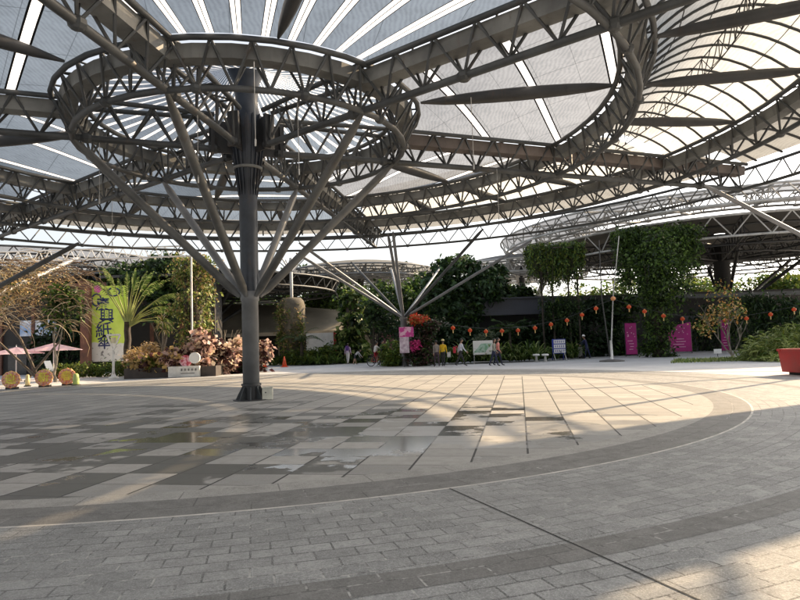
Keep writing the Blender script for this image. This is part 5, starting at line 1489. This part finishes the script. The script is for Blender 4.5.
g = at_z(348, 364.0)
person('person in lavender shirt and white trousers walking away past the creeper column', g, PI-.2, clothm('lavender', (.55, .42, .58)), clothm('white', (.62, .61, .60)), 1.66, .05, .3, (.3, -.3), .2, group=None)
bag('backpack', 'dark purple backpack on the walker in white trousers', (g.x-.02, g.y-.20, 1.27), PI, (.32, .2, .42), clothm('purple', (.10, .04, .20)), 'backpack')
g = at_z(355, 364.5)
person('stooping child in grey top leaning beside the lavender walker', g, PI/2+.3, clothm('pale grey', (.42, .42, .42)), clothm('charcoal', (.04, .04, .05)), 1.32, .85, .2, (.5, .3), .2, shorts=True)

# bicycle
g = at_z(378, 366.0)
bk = thing('bicycle', 'red city bicycle ridden past the green bush', 'bicycle', g, .55)
redm = mat('red bicycle frame', (.50, .03, .04), .4); tyre = mat('black tyre', (.02, .02, .02), .8)
for x in (-.54, .54):
    mb = MB(); mb.poly([(x+.33*math.cos(a), 0, .34+.33*math.sin(a)) for a in np.linspace(0, 2*PI, 25)[:-1]], .022, 6, closed=True); wl = mb.build('wheel', tyre, bk, True)
    mb = MB()
    for k in range(10): mb.tube((x, 0, .34), (x+.31*math.cos(k*PI/5), 0, .34+.31*math.sin(k*PI/5)), .003, n=3)
    mb.poly([(x+.305*math.cos(a), 0, .34+.305*math.sin(a)) for a in np.linspace(0, 2*PI, 25)[:-1]], .010, 5, closed=True)
    mb.build('rim', steel_l, wl)
mb = MB()
for a, b in (((-.54, 0, .34), (-.12, 0, .32)), ((-.54, 0, .34), (-.22, 0, .80)), ((-.12, 0, .32), (-.24, 0, .88)), ((-.12, 0, .32), (.36, 0, .72)), ((-.22, 0, .74), (.34, 0, .82)), ((.34, 0, .92), (.54, 0, .34))): mb.tube(a, b, .018, n=8)
mb.build('frame', redm, bk)
mb = MB(); mb.ell((-.25, 0, .92), (.13, .08, .04), 10, 6); mb.build('saddle', black_m, bk)
mb = MB(); mb.poly([(.26, -.28, 1.0), (.34, -.18, 1.02), (.36, 0, .98), (.34, .18, 1.02), (.26, .28, 1.0)], .014, 6); mb.tube((.34, 0, .9), (.36, 0, .98), .014, n=6); mb.build('handlebar', steel_l, bk)
mb = MB(); mb.lathe([(.16, .78), (.18, 1.0)], (.62, 0, 0), 12, cap=False); mb.build('basket', steel_l, bk)
ca, sa = math.cos(.55), math.sin(.55)
pr, hs, s = person('person in white top with red shorts seated on the bicycle', (0, 0, 0), 0, clothm('white', (.62, .61, .60)), clothm('red', (.45, .03, .05)), 1.62, .22, 0, (.85, .85), .3, shorts=True, legs=((1.25, 1.3), (.75, .85)), hips_z=.95)
zoff = .0
pr.rotation_euler = (0, 0, .55+PI/2); pr.location = (g.x-.22*ca, g.y-.22*sa, .16)
g = at_z(382.5, 366.5); g.y += .9
person('person in black clothes walking alongside the bicycle', g, .9, clothm('black', (.03, .03, .035)), clothm('charcoal', (.04, .04, .05)), 1.72, .03, .25)

g = at_z(437, 366.6)
person('person in grey-brown top and dark purple trousers strolling beside the yellow shirt', g, PI+.25, clothm('taupe', (.24, .21, .19)), clothm('dark purple', (.05, .03, .045)), 1.63, .04, .22, (.2, -.2), .15)
g = at_z(443.5, 366.3)
person('person in yellow shirt and pale cap walking by the topiary', g, PI-.3, clothm('yellow', (.75, .48, .02)), clothm('black', (.03, .03, .035)), 1.64, .05, .25, (.25, -.3), .3, hat=clothm('pale yellow', (.68, .58, .28)))
bag('tote_bag', 'white tote bag hanging beside the yellow shirted walker', (g.x+.36, g.y-.05, .72), 0, (.26, .14, .36), clothm('white', (.62, .61, .60)), 'bag')
g = at_z(461, 366)
person('person in white shirt and black trousers striding before the map board', g, PI/2+.2, clothm('bluish white', (.60, .62, .70)), clothm('black', (.03, .03, .035)), 1.72, .10, .42, (.35, -.45), .35)
bag('shoulder_bag', 'red bag carried behind the white shirted walker', (g.x-.38, g.y-.12, 1.02), PI/2, (.34, .2, .46), clothm('red', (.45, .03, .05)), 'bag')
g = at_z(494.3, 366)
person('person in grey-green top and navy trousers walking nearest the map board', g, PI/2-.5, clothm('grey green', (.30, .30, .25)), clothm('navy', (.02, .025, .06)), 1.62, .08, .3, (.3, -.2), .4, long_hair=True)
g = at_z(498.5, 365.5)
person('person in salmon pink top with long dark hair walking beside the grey-green top', g, PI/2-.4, clothm('salmon', (.62, .24, .20)), clothm('dark navy', (.015, .018, .04)), 1.66, .05, .3, (.2, -.3), .3, long_hair=True)
g = at_z(587.5, 358.5)
person('worker in navy overalls and white hat bending to a cleaning cart', g, PI/2+2.6, clothm('overall navy', (.02, .025, .08)), clothm('overall navy', (.02, .025, .08)), 1.66, .28, .2, (.6, .8), .4, hat=white_p)
o = thing('cleaning_cart', 'small cleaning cart with pale grey bin beside the worker in navy', 'cart', at_z(580, 358.5), .2)
mb = MB(); mb.lathe([(.17, .14), (.20, .80), (.22, .82)], n=16); mb.build('bin', steel_l, o, True)
mb = MB(); mb.tube((.1, 0, .2), (.5, 0, 1.05), .02, n=6); mb.tube((.5, -.2, 1.05), (.5, .2, 1.05), .02, n=6); mb.build('handle', steel_d, o)
for y in (-.2, .2):
    mb = MB(); mb.poly([(.1+.1*math.cos(a), y, .12+.1*math.sin(a)) for a in np.linspace(0, 2*PI, 13)[:-1]], .022, 5, closed=True); mb.tube((.1, y-.01, .12), (.1, y+.01, .12), .09, n=10); mb.build('wheel', tyre, o)
